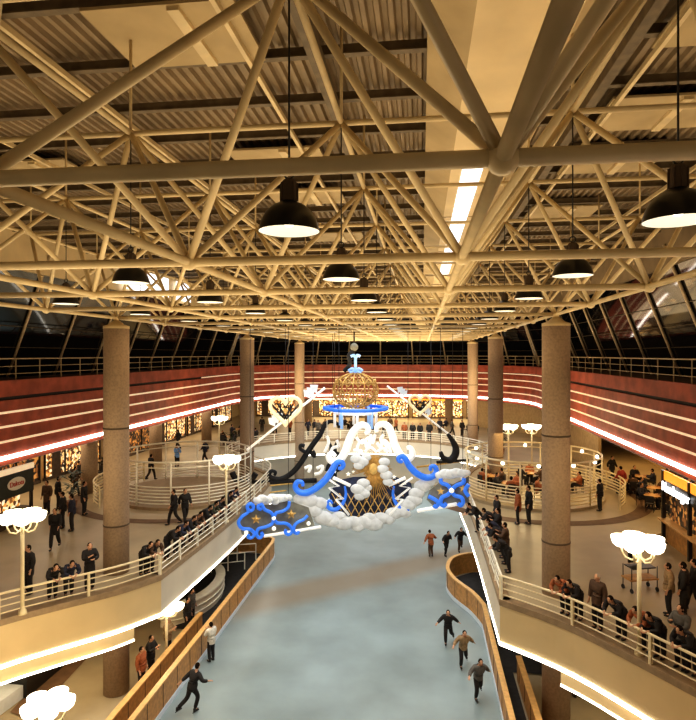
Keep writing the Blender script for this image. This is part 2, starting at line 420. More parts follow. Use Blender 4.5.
# long cream duct with a folded side
mb = MB(); ys = (-2, 70)
pr = [(.10, 19.3), (.10, 18.95), (.86, 18.55), (2.55, 18.55), (3.0, 18.95), (3.0, 19.3)]
mb.add([(a, ys[0], b) for a, b in pr] + [(a, ys[1], b) for a, b in pr], [(k, k + 1, 7 + k - 0, 6 + k) for k in range(5)] + [tuple(range(6)), tuple(range(11, 5, -1))])
mb.mi = [1, 1, 0, 0, 0, 0, 0]; du = mb.obj('ceiling_duct', [M['duct'], M['panel']]); tag(du, 'long cream boxed duct with folded sides running down the roof above the steel frame', 'duct')  # left faces use the darker panel colour to stand for their shade
# seams and a glowing strip for the duct's glare; then daylit roof edge panels
for yy in (9.2, 16.5, 24, 32): MB().box((1.7, yy, 18.545), (1.7, .04, .02)).obj('seam', M['kerb'], du)
MB().box((1.50, 29, 18.535), (.6, 24, .03)).obj('glare_strip', M['sky'], du)
for (y0, y1) in ((37.5, 44.5), (46, 49)):
    trim(MB().box((LX - .68 + .22, (y0 + y1) / 2, 18.25), (.06, y1 - y0, 1.5)), M['sky'])

# ================================================================== SPACE FRAME
NX = lambda i: .572 + 4.095 * i
NY = lambda j: 4.287 + 4.256 * j
ZB, ZT = EYE + 1.40, EYE + 4.25
J = 13
fr = thing('roof_space_frame', 'cream tubular steel space frame carrying the roof above the rink', 'roof frame', (NX(-1), NY(0), ZB))
ox, oy, oz = fr.location
def L3(x, y, z): return (x - ox, y - oy, z - oz)
BI = [-3, -2, -1, 0, 1]; TI = [-3.5, -2.5, -1.5, -.5, .5, 1.5]
for i in BI: MB().tube([L3(NX(i), NY(-1), ZB), L3(NX(i), NY(J), ZB)], .062, 10).obj('chord', M['tube'], fr)
for i in TI: MB().tube([L3(NX(i), NY(-.5), ZT), L3(NX(i), NY(J - .5), ZT)], .055, 8).obj('chord', M['tube'], fr)
for j in range(-1, J + 1): MB().tube([L3(NX(-3), NY(j), ZB), L3(NX(1), NY(j), ZB)], .068, 10).obj('chord', M['tube'], fr)
for j in range(-1, J): MB().tube([L3(NX(-3.5), NY(j + .5), ZT), L3(NX(1.5), NY(j + .5), ZT)], .055, 8).obj('chord', M['tube'], fr)
dg = []
for j in range(-1, J + 1):
    for i in BI:
        for a in (-.5, .5):
            for b in (-.5, .5):
                if -1 <= j + b <= J: dg.append((math.hypot(NX(i), NY(j)), i, j, i + a, j + b))
dg.sort(key=lambda q: q[0] if q[2] >= 0 else 99)
rest = MB(); cnt = 0
for d_, i, j, a, b in dg:
    P = [L3(NX(i), NY(j), ZB), L3(NX(a), NY(b), ZT)]
    if cnt < 100: MB().tube(P, .056, 10).obj('brace', M['tube'], fr); cnt += 1
    else: rest.tube(P, .054, 6)
o = rest.obj('brace', M['tube'], fr); o['kind'] = 'stuff'
nm_ = MB().ball((0, 0, 0), .125, 14, 9).mesh('node', [M['tube']]); nm2 = MB().ball((0, 0, 0), .085, 10, 7).mesh('node', [M['tube']])
for j in range(0, J + 1):
    for i in BI: link('node', nm_, fr, L3(NX(i), NY(j), ZB))
rest = MB()
for j in range(-1, J):
    for i in TI:
        rest.ball(L3(NX(i), NY(j + .5), ZT), .085, 8, 6)
        rest.tube([L3(NX(i), NY(j + .5), ZT), L3(NX(i), NY(j + .5), 19.1)], .03, 5)
o = rest.obj('roof_hanger', M['tube'], fr); o['kind'] = 'stuff'

# ================================================================== COLUMNS
def column(x, y, top, label, joints, r=.475, cap=True, z0=0.0):
    t = thing('concrete_column', label, 'column', (x, y, z0))
    MB().lathe([(0, 0), (r, 0), (r, top - z0), (r * .96, top - z0 + .02), (0, top - z0 + .02)], n=32).obj('shaft', M['concrete'], t)
    for jz in joints:
        if jz > z0: MB().lathe([(r + .001, -.03), (r + .012, -.03), (r + .012, .03), (r + .001, .03)], (0, 0, jz - z0), 32).obj('joint_ring', M['groove'], t)
    if cap:
        MB().lathe([(r * 1.02, 0), (r * 1.02, .10), (.30, .16), (.12, ZB - top - .10), (0, ZB - top - .10)], (0, 0, top - z0), 20).obj('capital', M['tube'], t)
JT = (10.16, 6.45, 2.75)
for k, (i, j, lb) in enumerate([(-3, 4, 'nearest brown concrete column on the left, beside the curved cream balcony'), (1, 4, 'nearest brown concrete column on the right, behind the leaning spectators'),
        (-3, 8, 'middle brown concrete column on the left, behind the lit heart and arrow'), (1, 8, 'middle brown concrete column on the right, rising through the round pavilion'),
        (-3, 12, 'farthest brown concrete column on the left, behind the heart in front of the red boards'), (1, 12, 'farthest brown concrete column on the right, against the red boards')]):
    column(NX(i), NY(j), 13.98, lb, JT)
for x, y, lb in ((-20.3, 22.0, 'under the left balcony beside the shop with the oval sign'), (-20.1, 33.4, 'under the left balcony behind the standing shoppers'), (-20.5, 43.2, 'under the left balcony behind the round pavilion'), (-20.5, 54, 'under the left balcony beside the lit storefronts'),
                 (-14, 71.5, 'under the far balcony at its left'), (-6.5, 71.6, 'under the far balcony near its middle'), (3.2, 71.2, 'under the far balcony at its right')):
    column(x, y, 7.72, 'plain beige concrete pillar standing ' + lb, (), cap=False, z0=MID)

# ================================================================== RINK BOARDS
def board(name, label, path, z1, m, cap, th, kick=True, z0=0.0):
    x, y = path[0]; t = thing(name, label, 'barrier', (x, y, z0)); P = [(p[0] - x, p[1] - y) for p in path]
    MB().wallstrip(P, 0, z1, th).obj('panel', m, t)
    c = MB().wallstrip(offset(P, -.04 if th > 0 else .04), z1, z1 + .07, th + (.08 if th > 0 else -.08)); c.obj('cap_rail', cap, t)
    if kick: MB().wallstrip(offset(P, -.03 if th > 0 else .03), 0, .2, .02 if th > 0 else -.02).obj('kick_plate', M['kick'], t)
    L = plen(P); n = int(L / 1.2)
    bt = MB().box((0, 0, z1 / 2 + .1), (.03, .012, z1 - .22)).mesh('batten', [M['groove']])
    for k in range(n):
        q = along(offset(P, -.006 if th > 0 else .006), L * (k + .5) / n); link('batten', bt, t, (q[0], q[1], 0), q[2])
    return t
rb = [(2.85, y) for y in (6, 12, 18, 24, 28.3)] + smooth([(2.85, 28.3), (2.45, 29.7), (1.65, 31.4), (1.35, 33), (1.75, 34.7), (2.8, 35.6), (4.6, 36.0)], 6)[1:]
board('rink_board', 'oak rink barrier with curved end along the right edge of the ice', rb, 1.1, M['wood'], M['woodlt'], -.12)
lb_ = [(-9.3, y) for y in (6, 12, 18, 24, 30, 36.0)] + [(-9.4, 36.7), (-9.75, 37.1), (-10.4, 37.3), (-13, 37.6)]
board('rink_board', 'oak rink barrier along the left edge of the ice, a skater holding it', lb_, 1.1, M['wood'], M['woodlt'], .12)
board('gallery_wall', 'outer oak parapet behind the left rink barrier with spectators at it', [(-10.15, y) for y in (6, 12, 18, 26.2)], .92, M['wood'], M['woodlt'], .14, False)
board('gallery_wall', 'outer pale oak parapet behind the right rink barrier under the balcony', [(3.75, y) for y in (6, 12, 18, 24)], .92, M['wood'], M['woodlt'], -.14, False)
o = MB().box((-9.75, 21.5, .03), (.6, 31, .05)).obj('rubber_walkway', M['rubber']); tag(o, 'black rubber walkway strip between the two oak walls left of the ice', 'walkway')
o = MB().box((3.32, 19.0, .03), (.7, 26, .05)).obj('rubber_walkway', M['rubber']); tag(o, 'black rubber walkway strip between the two oak walls right of the ice', 'walkway')
mb = MB(); pts = [(-9.45, 26.4), (-9.45, 36.2), (-9.7, 36.8), (-10.4, 37.0), (-13.5, 37.2), (-13.5, 30), (-11.5, 26.4)]
mb.add([(x, y, .04) for x, y in pts], [tuple(range(7))]); o = mb.obj('rubber_mat', M['rubber']); tag(o, 'black rubber matting of the skaters entrance behind the left barrier', 'mat')
mb = MB(); pts = [(2.98, 28.4), (2.5, 30), (1.75, 31.6), (1.5, 33), (1.9, 34.5), (2.9, 35.4), (5.5, 35.8), (5.5, 24.5), (3.0, 24.5)]
mb.add([(x, y, .04) for x, y in pts], [tuple(range(9))]); o = mb.obj('rubber_mat', M['rubber']); tag(o, 'black rubber matting inside the curved end of the right barrier', 'mat')
# handrails near the left entrance
railing('step_railing', 'short white tubular handrail at the left skaters entrance under the blue banner', [(-12.4, 33.4), (-10.6, 34.2)], 0.05, 1.0, (.5,), M['railw'], .03, .035, 1.2)
railing('step_railing', 'second white tubular handrail beyond, at the left skaters entrance', [(-12.6, 35.2), (-10.4, 35.9)], 0.05, 1.0, (.5,), M['railw'], .03, .035, 1.2)
# curved counter seating left
cc = thing('curved_counter', 'curved white counter with pale bands in the lower left gallery by the rink', 'counter', (-12.6, 29.6, 0))
arc = [(2.0 * math.cos(a), 3.2 * math.sin(a)) for a in [-PI / 2.2 + PI / 1.3 * k / 14 for k in range(15)]]
MB().wallstrip(arc, 0.0, .9, .1).obj('front', M['cream2'], cc); MB().wallstrip(offset(arc, -.1), .9, .98, .5).obj('top', M['railw'], cc)
for z in (.3, .6): MB().tube([(p[0] + .04, p[1], z) for p in arc], .035, 6).obj('band', M['railw'], cc)
cc = thing('curved_counter', 'curved white balustrade counter in the lower right gallery under the balcony edge', 'counter', (4.6, 29.4, 0))
arc = [(-1.3 * math.cos(a), 3.0 * math.sin(a)) for a in [-PI / 2.4 + PI / 1.3 * k / 14 for k in range(15)]]
MB().wallstrip(arc, 0.0, .9, -.1).obj('front', M['cream2'], cc); MB().wallstrip(offset(arc, .1), .9, .98, -.5).obj('top', M['railw'], cc)
for z in (.3, .6): MB().tube([(p[0] - .04, p[1], z) for p in arc], .035, 6).obj('band', M['railw'], cc)

# ================================================================== MID LEVEL RAILINGS
railing('curved_railing', 'curved cream railing with four bars on the right balcony edge, spectators leaning on it', offset(HR, -.06), MID + .05, .82, (.2, .41, .62), M['rail'], .024, .04, 2.4, base=-.2, post=.04)
railing('curved_railing', 'curved cream railing with four bars on the left balcony edge, couple leaning on it', offset(HL, -.06), MID + .05, .82, (.2, .41, .62), M['rail'], .024, .04, 2.8, base=-.2, post=.04)
railing('curved_railing', 'cream and white railing running round the far edge of the rink opening', offset(HM, -.06), MID + .05, .82, (.2, .41, .62), M['railw'], .024, .04, 1.7, base=-.2, post=.035)

# ================================================================== PAVILIONS
def arcp(R, a0, a1, n=48): return [(R * math.cos(a0 + (a1 - a0) * k / n), R * math.sin(a0 + (a1 - a0) * k / n)) for k in range(n + 1)]
def pavilion(x, y, R, label, m, fill, lamps):
    t = thing('round_pavilion', label, 'pavilion', (x, y, MID))
    MB().lathe([(0, 0), (R + .15, 0), (R + .15, .16), (0, .16)], n=64, smooth=False).obj('platform', fill, t)
    MB().tube([(p[0], p[1], 2.55) for p in arcp(R, 0, 2 * PI)[:-1]], .055, 8, True).obj('top_ring', m, t)
    MB().tube([(p[0], p[1], 2.25) for p in arcp(R, 0, 2 * PI)[:-1]], .03, 6, True).obj('ring', m, t)
    for z in (.32, .5, .68, .86, 1.04, 1.22):
        MB().tube([(p[0], p[1], z) for p in arcp(R, -PI * 1.05, PI * .75)], .032, 6).obj('rail', m, t)
    pm = MB().tube([(0, 0, .1), (0, 0, 2.55)], .05, 8).mesh('post', [m])
    for k in range(12): link('post', pm, t, (R * math.cos(k * PI / 6 + .2), R * math.sin(k * PI / 6 + .2), 0))
    if lamps:
        bm_ = MB().ball((0, 0, 0), .11, 10, 7).mesh('globe_light', [M['bowl']])
        for k in range(12): link('globe_light', bm_, t, ((R - .2) * math.cos(k * PI / 6 + .45), (R - .2) * math.sin(k * PI / 6 + .45), 2.38))
    return t
pavilion(6.5, 36.2, 3.9, 'round glowing cafe pavilion with cream rings and globe lights on the right', M['rail'], M['mid'], True)
pavilion(-14.2, 33.9, 3.9, 'round white ringed pavilion without lights on the left behind the blurred couple', M['railw'], M['kerb'], False)
def arcrail(cx, cy, R, a0, a1, label, m):
    railing('slatted_screen', label, [(cx + p[0], cy + p[1]) for p in arcp(R, a0, a1, 24)], MID, 1.15, (.2, .38, .56, .74, .92), m, .04, .05, 1.6)
arcrail(6.5, 36.2, 5.1, -.65, 1.0, 'low curved cream slatted screen right of the glowing pavilion', M['rail'])
arcrail(-14.2, 33.9, 5.1, PI * .8, PI * 1.28, 'low curved cream slatted screen left of the white pavilion', M['rail'])
def band(cx, cy, R0, R1, a0, a1):
    a = arcp(R0, a0, a1, 40); b = arcp(R1, a0, a1, 40); n = 41
    trim(MB().add([(cx + p[0], cy + p[1], MID + .012) for p in a] + [(cx + p[0], cy + p[1], MID + .012) for p in b], [(k, k + 1, n + k + 1, n + k) for k in range(40)]), M['carpet'])
band(6.5, 36.2, 5.7, 6.5, -2.6, .9); band(-14.2, 33.9, 5.7, 6.4, 2.4, 5.6)
trim(MB().add([(9.0, 27.4, MID + .012), (9.6, 26.6, MID + .012), (16, 31.5, MID + .012), (15.5, 32.5, MID + .012)], [(0, 1, 2, 3)]), M['carpet'])
# lower floor bands
def quad(pix, z, m):
    p = [at(a, b, z) for a, b in pix]; trim(MB().add([(q.x, q.y, z) for q in p], [(0, 1, 2, 3)]), m)
quad([(30, 720), (86, 659), (66, 652), (10, 712)], .01, M['carpet'])

# ================================================================== LAMPS
def pendant_proto():
    t = thing('pendant_lamp', 'x', 'lamp', (0, 0, 0))
    prof = [(.345, 0), (.335, .05), (.31, .13), (.26, .22), (.18, .29), (.10, .325), (.09, .34)]
    MB().lathe(prof, n=28).obj('shade', M['black'], t)
    MB().lathe([(.338, .004), (.325, .05), (.30, .12), (.25, .205), (.17, .275), (0, .30)], n=28).obj('reflector', M['inner'], t)
    mb = MB().lathe([(.09, .33), (.085, .55), (.06, .58), (0, .58)], n=16)
    for k in range(8): mb.box((.09 * math.cos(k * PI / 4), .09 * math.sin(k * PI / 4), .44), (.03, .012, .2), k * PI / 4)
    mb.obj('ballast_housing', M['groove'], t)
    MB().tube([(.05 * math.cos(a), 0, .64 + .05 * math.sin(a)) for a in [2 * PI * k / 12 for k in range(12)]], .012, 6, True).obj('hook', M['black'], t)
    MB().tube([(0, 0, .66), (0, 0, ZT - 14.37)], .012, 6).obj('cable', M['cable'], t)
    MB().ball((0, 0, .12), .07, 10, 7).obj('bulb', M['bowl'], t)
    return t
pl = pendant_proto(); first = True
rows = {.5: 'right of the roof duct', -.5: 'in the row just left of the roof duct', -1.5: 'in the second row left of the roof duct', -2.5: 'in the row farthest left'}
ordw = ['nearest', 'second nearest', 'third nearest', 'fourth nearest', 'fifth nearest']
for i in (.5, -.5, -1.5, -2.5):
    vis = 0
    for j in range(0, J - 1):
        x, y = NX(i), NY(j + .5); xc = x * ct + y * st; d = -x * st + y * ct; px = 348 + F * xc / d
        if px < -30: continue
        o = pl if first else copy_tree(pl); first = False
        o.location = (x, y, 14.37)
        if vis < 4: o['label'] = 'black dome pendant lamp, %s %s' % (ordw[vis], rows[i])
        else: o['label'] = 'small far black dome pendant lamp ' + rows[i]
        o['group'] = 'dome lamps under the roof frame ' + rows[i]; vis += 1

def cluster_proto():
    t = thing('cluster_lamp', 'x', 'street lamp', (0, 0, 0))
    MB().tube([(0, 0, 0), (0, 0, 3.0)], .06, 10).obj('pole', M['rail'], t)
    MB().lathe([(0, 0), (.14, 0), (.12, .12), (.07, .18), (.06, .25)], n=16).obj('base', M['rail'], t)
    bw = MB().lathe([(.05, 0), (.16, .03), (.24, .10), (.28, .22), (.285, .30), (.27, .30), (.22, .12), (0, .06)], n=20).mesh('bowl', [M['bowl']])
    for k in range(5):
        a = 2 * PI * k / 5 + .3; c, s = math.cos(a), math.sin(a)
        MB().tube([(0, 0, 2.75), (c * .18, s * .18, 2.62), (c * .36, s * .36, 2.68), (c * .44, s * .44, 2.84), (c * .44, s * .44, 2.95)], .028, 6).obj('arm', M['rail'], t)
        link('bowl', bw, t, (c * .44, s * .44, 2.95))
    link('bowl', bw, t, (0, 0, 3.0))
    return t
cl = cluster_proto(); first = True
def put_cluster(x, y, z, label, e=60, sc=1.0):
    global first
    o = cl if first else copy_tree(cl); first = False
    o.location = (x, y, z); o['label'] = label; o.scale = (1, 1, sc)
    l = bpy.data.lights.new('lamp_light', 'POINT'); l.energy = e; l.color = (1, .78, .45); l.shadow_soft_size = .4
    lo = bpy.data.objects.new('lamp_light', l); C.objects.link(lo); lo.location = (x, y, z + 3.75 * sc)
p = at(637, 655, MID + .05); put_cluster(5.97, 17.1, MID + .05, 'post lamp with a bright cluster of bowl shades on the right balcony edge', 220)
put_cluster(-12.74, 17.35, MID + .05, 'post lamp with white bowl shades on the left balcony edge before the standing shoppers', 220)
put_cluster(-9.62, 28.0, MID + .05, 'bright post lamp where the left railing meets the blue banner', 220)
put_cluster(-16.5, 46.3, MID, 'far post lamp with small bowl shades under the left red boards', 160)
put_cluster(6.2, 43.5, MID, 'left one of two glowing post lamps behind the right pavilion', 160)
put_cluster(7.9, 43.8, MID, 'right one of two glowing post lamps behind the right pavilion', 160)
put_cluster(-10.45, 15.3, 0, 'post lamp with glowing bowls on the lower floor at the bottom left corner', 160)
put_cluster(-10.5, 23.1, 0, 'post lamp tucked under the left balcony edge beside the parapet', 160, .80)

# ================================================================== PEOPLE
def skin_mesh(name, verts, edges, radii, root, sub=1):
    me = bpy.data.meshes.new(name + '_skel'); me.from_pydata(verts, edges, [])
    o = bpy.data.objects.new(name + '_skel', me); C.objects.link(o)
    o.modifiers.new('skin', 'SKIN'); sv = me.skin_vertices[0].data
    for k, r in enumerate(radii): sv[k].radius = (r, r) if isinstance(r, float) else r; sv[k].use_root = (k == root)
    m = o.modifiers.new('sub', 'SUBSURF'); m.levels = sub; m.render_levels = sub
    dg_ = bpy.context.evaluated_depsgraph_get(); dg_.update()
    res = bpy.data.meshes.new_from_object(o.evaluated_get(dg_)); res.name = name
    bpy.data.objects.remove(o); bpy.data.meshes.remove(me)
    if name in ('coat', 'trousers'):
        bm = bmesh.new(); bm.from_mesh(res)
        for _ in range(9): bmesh.ops.smooth_vert(bm, verts=bm.verts, factor=.5, use_axis_x=True, use_axis_y=True, use_axis_z=True)
        for q in bm.verts: q.co += q.normal * .012
        bm.to_mesh(res); bm.free()
    for p in res.polygons: p.use_smooth = True
    return res
def make_pose(kind):
    V = Vector
    A = dict(sh=(.185, 0, 1.40), el=(.245, -.03, 1.13), wr=(.24, .07, .90)); B = dict(A)
    La = dict(hip=(.095, 0, .90), kn=(.10, .03, .50), an=(.10, -.01, .09)); Lb = dict(La)
    bend = 0; pz = .93; head = 0
    if kind == 'walk':
        La = dict(hip=(.09, 0, .90), kn=(.10, .17, .52), an=(.10, .24, .10)); Lb = dict(hip=(.09, 0, .90), kn=(.10, -.04, .50), an=(.10, -.30, .16))
        A = dict(sh=(.185, 0, 1.40), el=(.235, -.15, 1.16), wr=(.23, -.12, .93)); B = dict(sh=(.185, 0, 1.40), el=(.235, .06, 1.13), wr=(.21, .25, .98))
    elif kind == 'lean':
        bend = 1.0; A = dict(sh=(.185, .41, 1.17), el=(.27, .46, .96), wr=(.10, .66, .95)); B = dict(A); head = .1
    elif kind == 'hold':
        A = dict(sh=(.185, 0, 1.40), el=(.24, .12, 1.16), wr=(.09, .30, 1.30)); B = dict(sh=(.185, 0, 1.40), el=(.24, .12, 1.16), wr=(.06, .28, 1.18))
    elif kind == 'sit':
        pz = .50; La = dict(hip=(.095, 0, .50), kn=(.12, .42, .50), an=(.12, .40, .09)); Lb = dict(La)
        A = dict(sh=(.185, .05, .98), el=(.24, .12, .74), wr=(.12, .38, .80)); B = dict(A)
    elif kind == 'skate':
        bend = .38; La = dict(hip=(.09, 0, .86), kn=(.11, .20, .52), an=(.10, .04, .12)); Lb = dict(hip=(.09, 0, .86), kn=(.14, -.08, .50), an=(.24, -.45, .28))
        A = dict(sh=(.185, .17, 1.34), el=(.36, .16, 1.14), wr=(.46, .36, 1.10)); B = dict(sh=(.185, .17, 1.34), el=(.34, .02, 1.14), wr=(.46, -.10, 1.0))
    s, c = math.sin(bend), math.cos(bend)
    base = pz
    def T(y, z): return (0, base * 0 + (z * s + y * c), base + (z * c - y * s))
    pel = T(0, 0); wai = T(.0, .16); che = T(.0, .35); nec = T(.0, .50); nk2 = T(.015, .57)
    hd = Vector(nk2) + Vector((0, .02 + .02 * (bend > 0), .085))
    if kind == 'sit':
        A['sh'] = (.185, 0, base + .47); B['sh'] = A['sh']
    S = lambda p, m: (p[0] * m, p[1], p[2])
    out = {}
    # body: one continuous surface with hands and fingers
    v = [pel, wai, che, nec, nk2, tuple(hd)]; e = [(0, 1), (1, 2), (2, 3), (3, 4), (4, 5)]; r = [.10, .09, .10, .06, .052, .06]
    for m, D in ((1, A), (-1, B)):
        k = len(v); v += [S(D['sh'], m), S(D['el'], m), S(D['wr'], m)]; e += [(2, k), (k, k + 1), (k + 1, k + 2)]; r += [.045, .036, .024]
        w = Vector(S(D['wr'], m)); dr = (w - Vector(S(D['el'], m))).normalized()
        if kind == 'lean': dr = Vector((-.5 * m, .7, -.4)).normalized()
        side = dr.cross(Vector((0, 0, 1))); side = side.normalized() if side.length > .1 else Vector((0, 1, 0))
        if kind in ('stand', 'walk'): side = Vector((0, 1, 0)) - dr * dr.y; side.normalize()
        pk = len(v); pm_ = w + dr * .07; v.append(tuple(pm_)); e.append((k + 2, pk)); r.append((.036, .022))
        curl = dr.cross(side) * m
        for q, (o_, l_) in enumerate(((-.03, .062), (-.011, .075), (.010, .070), (.029, .055))):
            a = pm_ + side * o_ + dr * .03; b = a + dr * l_ * .55 + curl * .006; c_ = b + dr * l_ * .4 + curl * .022
            z = len(v); v += [tuple(a), tuple(b), tuple(c_)]; e += [(pk, z), (z, z + 1), (z + 1, z + 2)]; r += [.010, .009, .0075]
        th_ = w + dr * .025 + side * .04; z = len(v); v += [tuple(th_), tuple(th_ + side * .018 + dr * .04)]; e += [(k + 2, z), (z, z + 1)]; r += [.012, .009]
    for m, D in ((1, La), (-1, Lb)):
        k = len(v); an = Vector(S(D['an'], m)); v += [S(D['hip'], m), S(D['kn'], m), tuple(an), tuple(an + Vector((.01 * m, .14, -.05)))]
        e += [(0, k), (k, k + 1), (k + 1, k + 2), (k + 2, k + 3)]; r += [.08, .052, .036, .03]
    body = skin_mesh('person', v, e, r, 0)
    # head with face merged into the body mesh
    bm = bmesh.new(); bm.from_mesh(body)
    hb = MB(); hb.ball((0, 0, 0), (.080, .097, .118), 16, 12)
    vv = []
    for x, y, z in hb.v:
        if y > 0 and z < -.02: x *= .85; y *= .96
        if y > .06 and abs(x) < .022 and -.045 < z < .02: y += .022
        if y > .05 and .015 < z < .05 and abs(x) > .02: y -= .008
        vv.append(Vector((x, y, z)))
    hb.v = [tuple(q) for q in vv]
    hb.ball((.079, 0, 0), (.012, .022, .032), 6, 5); hb.ball((-.079, 0, 0), (.012, .022, .032), 6, 5)
    hb.cur = 1
    for sx in (-.03, .03): hb.ball((sx, .084, .012), (.013, .008, .008), 6, 4)
    hb.cur = 2; hb.ball((0, .082, -.055), (.024, .010, .008), 6, 4)
    R = Matrix.Rotation(-(bend * .35 + head), 4, 'X')
    hm = hb.mesh('tmp', []); hm.transform(Matrix.Translation(hd) @ R); bm.from_mesh(hm); bm.to_mesh(body); bm.free(); bpy.data.meshes.remove(hm)
    for m_ in (M['skin'], M['eye'], M['lip']): body.materials.append(m_)
    body.polygons.foreach_set('use_smooth', [True] * len(body.polygons))
    out['body'] = body
    # hair, short and long
    for nm, lo_ in (('short', -.02), ('long', -.16)):
        h = MB(); h.ball((0, -.016, .012), (.087, .098, .115), 14, 10)
        h.v = [(x, y, z) if not (y > .055 and z < .06) else (x * .9, .05 if z < 0 else .07, max(z, .05)) for x, y, z in h.v]
        h.v = [(x, y if z > lo_ else min(y, -.02), z if z > lo_ else (z if nm == 'short' else z - .12 if z < -.04 else z)) for x, y, z in h.v]
        h.v = [(x, y, max(z, -.05)) if nm == 'short' and y > -.03 else (x, y, z) for x, y, z in h.v]
        me = h.mesh('hair', [M['hair']]); me.transform(Matrix.Translation(hd) @ R); out[nm] = me
    # coat short and long
    for nm, low in (('coat', -.14), ('long_coat', -.36)):
        lowp = T(0, low) if kind not in ('lean', 'sit') else (0, pel[1] - (.0 if kind == 'lean' else -.02), pel[2] + (low if kind == 'lean' else -.04))
        if kind == 'skate': lowp = (0, pel[1] - .02, pel[2] + low)
        v = [lowp, pel, wai, che, T(0, .49)]; e = [(0, 1), (1, 2), (2, 3), (3, 4)]
        r = [.225 if nm == 'long_coat' else .195, .19, .18, .175 if kind in ('lean', 'sit', 'skate') else .195, .10]
        for m, D in ((1, A), (-1, B)):
            k = len(v); w = Vector(S(D['wr'], m)); el = Vector(S(D['el'], m)); v += [S(D['sh'], m), tuple(el), tuple(w - (w - el).normalized() * .02)]
            e += [(3, k), (k, k + 1), (k + 1, k + 2)]; r += [.105, .078, .056]
        out[nm] = skin_mesh('coat', v, e, r, 1, 2); out[nm].materials.append(COAT['black'])
    v = [pel]; e = []; r = [.12]
    for m, D in ((1, La), (-1, Lb)):
        k = len(v); v += [S(D['hip'], m), S(D['kn'], m), S(D['an'], m)]; e += [(0, k), (k, k + 1), (k + 1, k + 2)]; r += [.112, .086, .068]
    out['trousers'] = skin_mesh('trousers', v, e, r, 0, 2); out['trousers'].materials.append(COAT['black'])
    out['shoes'] = []
    for m, D in ((1, La), (-1, Lb)):
        sh = MB(); an = Vector(S(D['an'], m)); sh.ball((an.x, an.y + .05, an.z - .045), (.05, .135, .045), 10, 6); sh.ball((an.x, an.y - .01, an.z), (.05, .06, .06), 8, 6)
        if kind == 'skate': sh.box((an.x, an.y + .05, an.z - .10), (.008, .3, .035))
        out['shoes'].append(sh.mesh('shoe', [M['shoe']]))
    out['z'] = 0
    return out
POSE = {k: make_pose(k) for k in ('stand', 'walk', 'lean', 'hold', 'sit', 'skate')}
NP = 0
def person(x, y, z, face, pose, coat, label, legs='black', hair='short', long=False, h=1.72, group=None, haircol=None):
    """face: heading angle of the gaze (radians, 0 = +X)"""
    global NP; NP += 1
    T = POSE[pose]; s = h / 1.70
    o = link('person', T['body'], None, (x, y, z), face - PI / 2); o.scale = (s, s, s)
    tag(o, label, 'person', group)
    for nm, me, m in (('coat', T['long_coat' if long else 'coat'], COAT[coat]), ('trousers', T['trousers'], COAT[legs]), ('hair', T[hair], haircol or M['hair']), ('shoe', T['shoes'][0], M['shoe']), ('shoe', T['shoes'][1], M['shoe'])):
        c = link(nm, me, o)
        c.material_slots[0].link = 'OBJECT'; c.material_slots[0].material = m
    return o
def P(px, py, z): q = at(px, py, z); return q.x, q.y
UPR = PI / 2
# --- leaning on the left balcony rail
def railpt(path, s, back=.55):
    q = along(path, s); n = q[2] + PI / 2
    return q[0] - math.cos(n) * back, q[1] - math.sin(n) * back, n
def near_px(path, px, back):
    best = None
    L = plen(path); k = 0
    while k < L:
        x, y, n = railpt(path, k, back); xc = x * ct + y * st; d = -x * st + y * ct
        if d > 1:
            e = abs(348 + F * xc / d - px)
            if best is None or e < best[0]: best = (e, x, y, n)
        k += .1
    return best[1:]
def leaner(path, px, coat, label, **k):
    if k.get('pose', 'lean') == 'lean': k.setdefault('h', 1.64)
    pose = k.pop('pose', 'lean'); back = k.pop('back', .72)
    x, y, n = near_px(path, px, back); person(x, y, MID, n + k.pop('turn', 0), pose, coat, label, **k)
leaner(HL, 51, 'black', 'person in black leaning on the left balcony rail, left one of the couple')
leaner(HL, 70, 'navy', 'person in dark blue coat leaning on the left balcony rail, right one of the couple', long=True, hair='long')
leaner(HL, 91, 'black', 'person in long black coat at the left rail raising hands to the face', pose='hold', back=.7, long=True)
x, y = P(29, 594, MID); person(x, y, MID, -2, 'stand', 'black', 'blurred dark person standing just behind the left balcony lamp post', long=True)
leaner(HL, 143, 'black', 'person in black jacket at the left rail right of the nearest left column', hair='long')
leaner(HL, 155, 'brown', 'person in dark brown jacket leaning at the bend of the left balcony rail')
HMl = HM[::-1]
def rail2(px, coat, label, side, **k):
    L = plen(HM); best = None; s = 0; back = k.pop('back', .7); pose = k.pop('pose', 'lean')
    while s < L:
        x, y, n = railpt(HM, s, back)
        if (side == 'l' and x < -8 and y < 34) or (side == 'r' and x > 2 and y < 36) or (side == 'f' and y > 50):
            xc = x * ct + y * st; d = -x * st + y * ct; e = abs(348 + F * xc / d - px) if side == 'f' else abs(d - px)
            if best is None or e < best[0]: best = (e, x, y, n)
        s += .1
    e, x, y, n = best; k.setdefault('h', 1.66); person(x, y, MID, n + random.uniform(-.2, .2), pose, coat, label, **k)
for k, d in enumerate((24.0, 24.8, 25.5, 26.3, 27.2, 28.0, 28.9, 30.0, 31.0)):
    rail2(d, ('black', 'navy', 'black', 'brown', 'black', 'green', 'black', 'black', 'navy')[k], 'spectator in dark clothes packed along the straight left rail toward the blue banner', 'l', group='dark spectators along the straight left rail', hair=('short', 'long')[k % 2])
for k, d in enumerate((22.6, 23.4, 24.1, 24.9, 25.6, 26.5)):
    rail2(d, ('black', 'brown', 'black', 'navy', 'black', 'black')[k], 'spectator in a dark coat crowded at the straight right rail above the curved barrier', 'r', pose='hold' if k in (1, 4) else 'lean', group='dark spectators at the straight right rail', hair=('short', 'long')[k % 2], long=True)
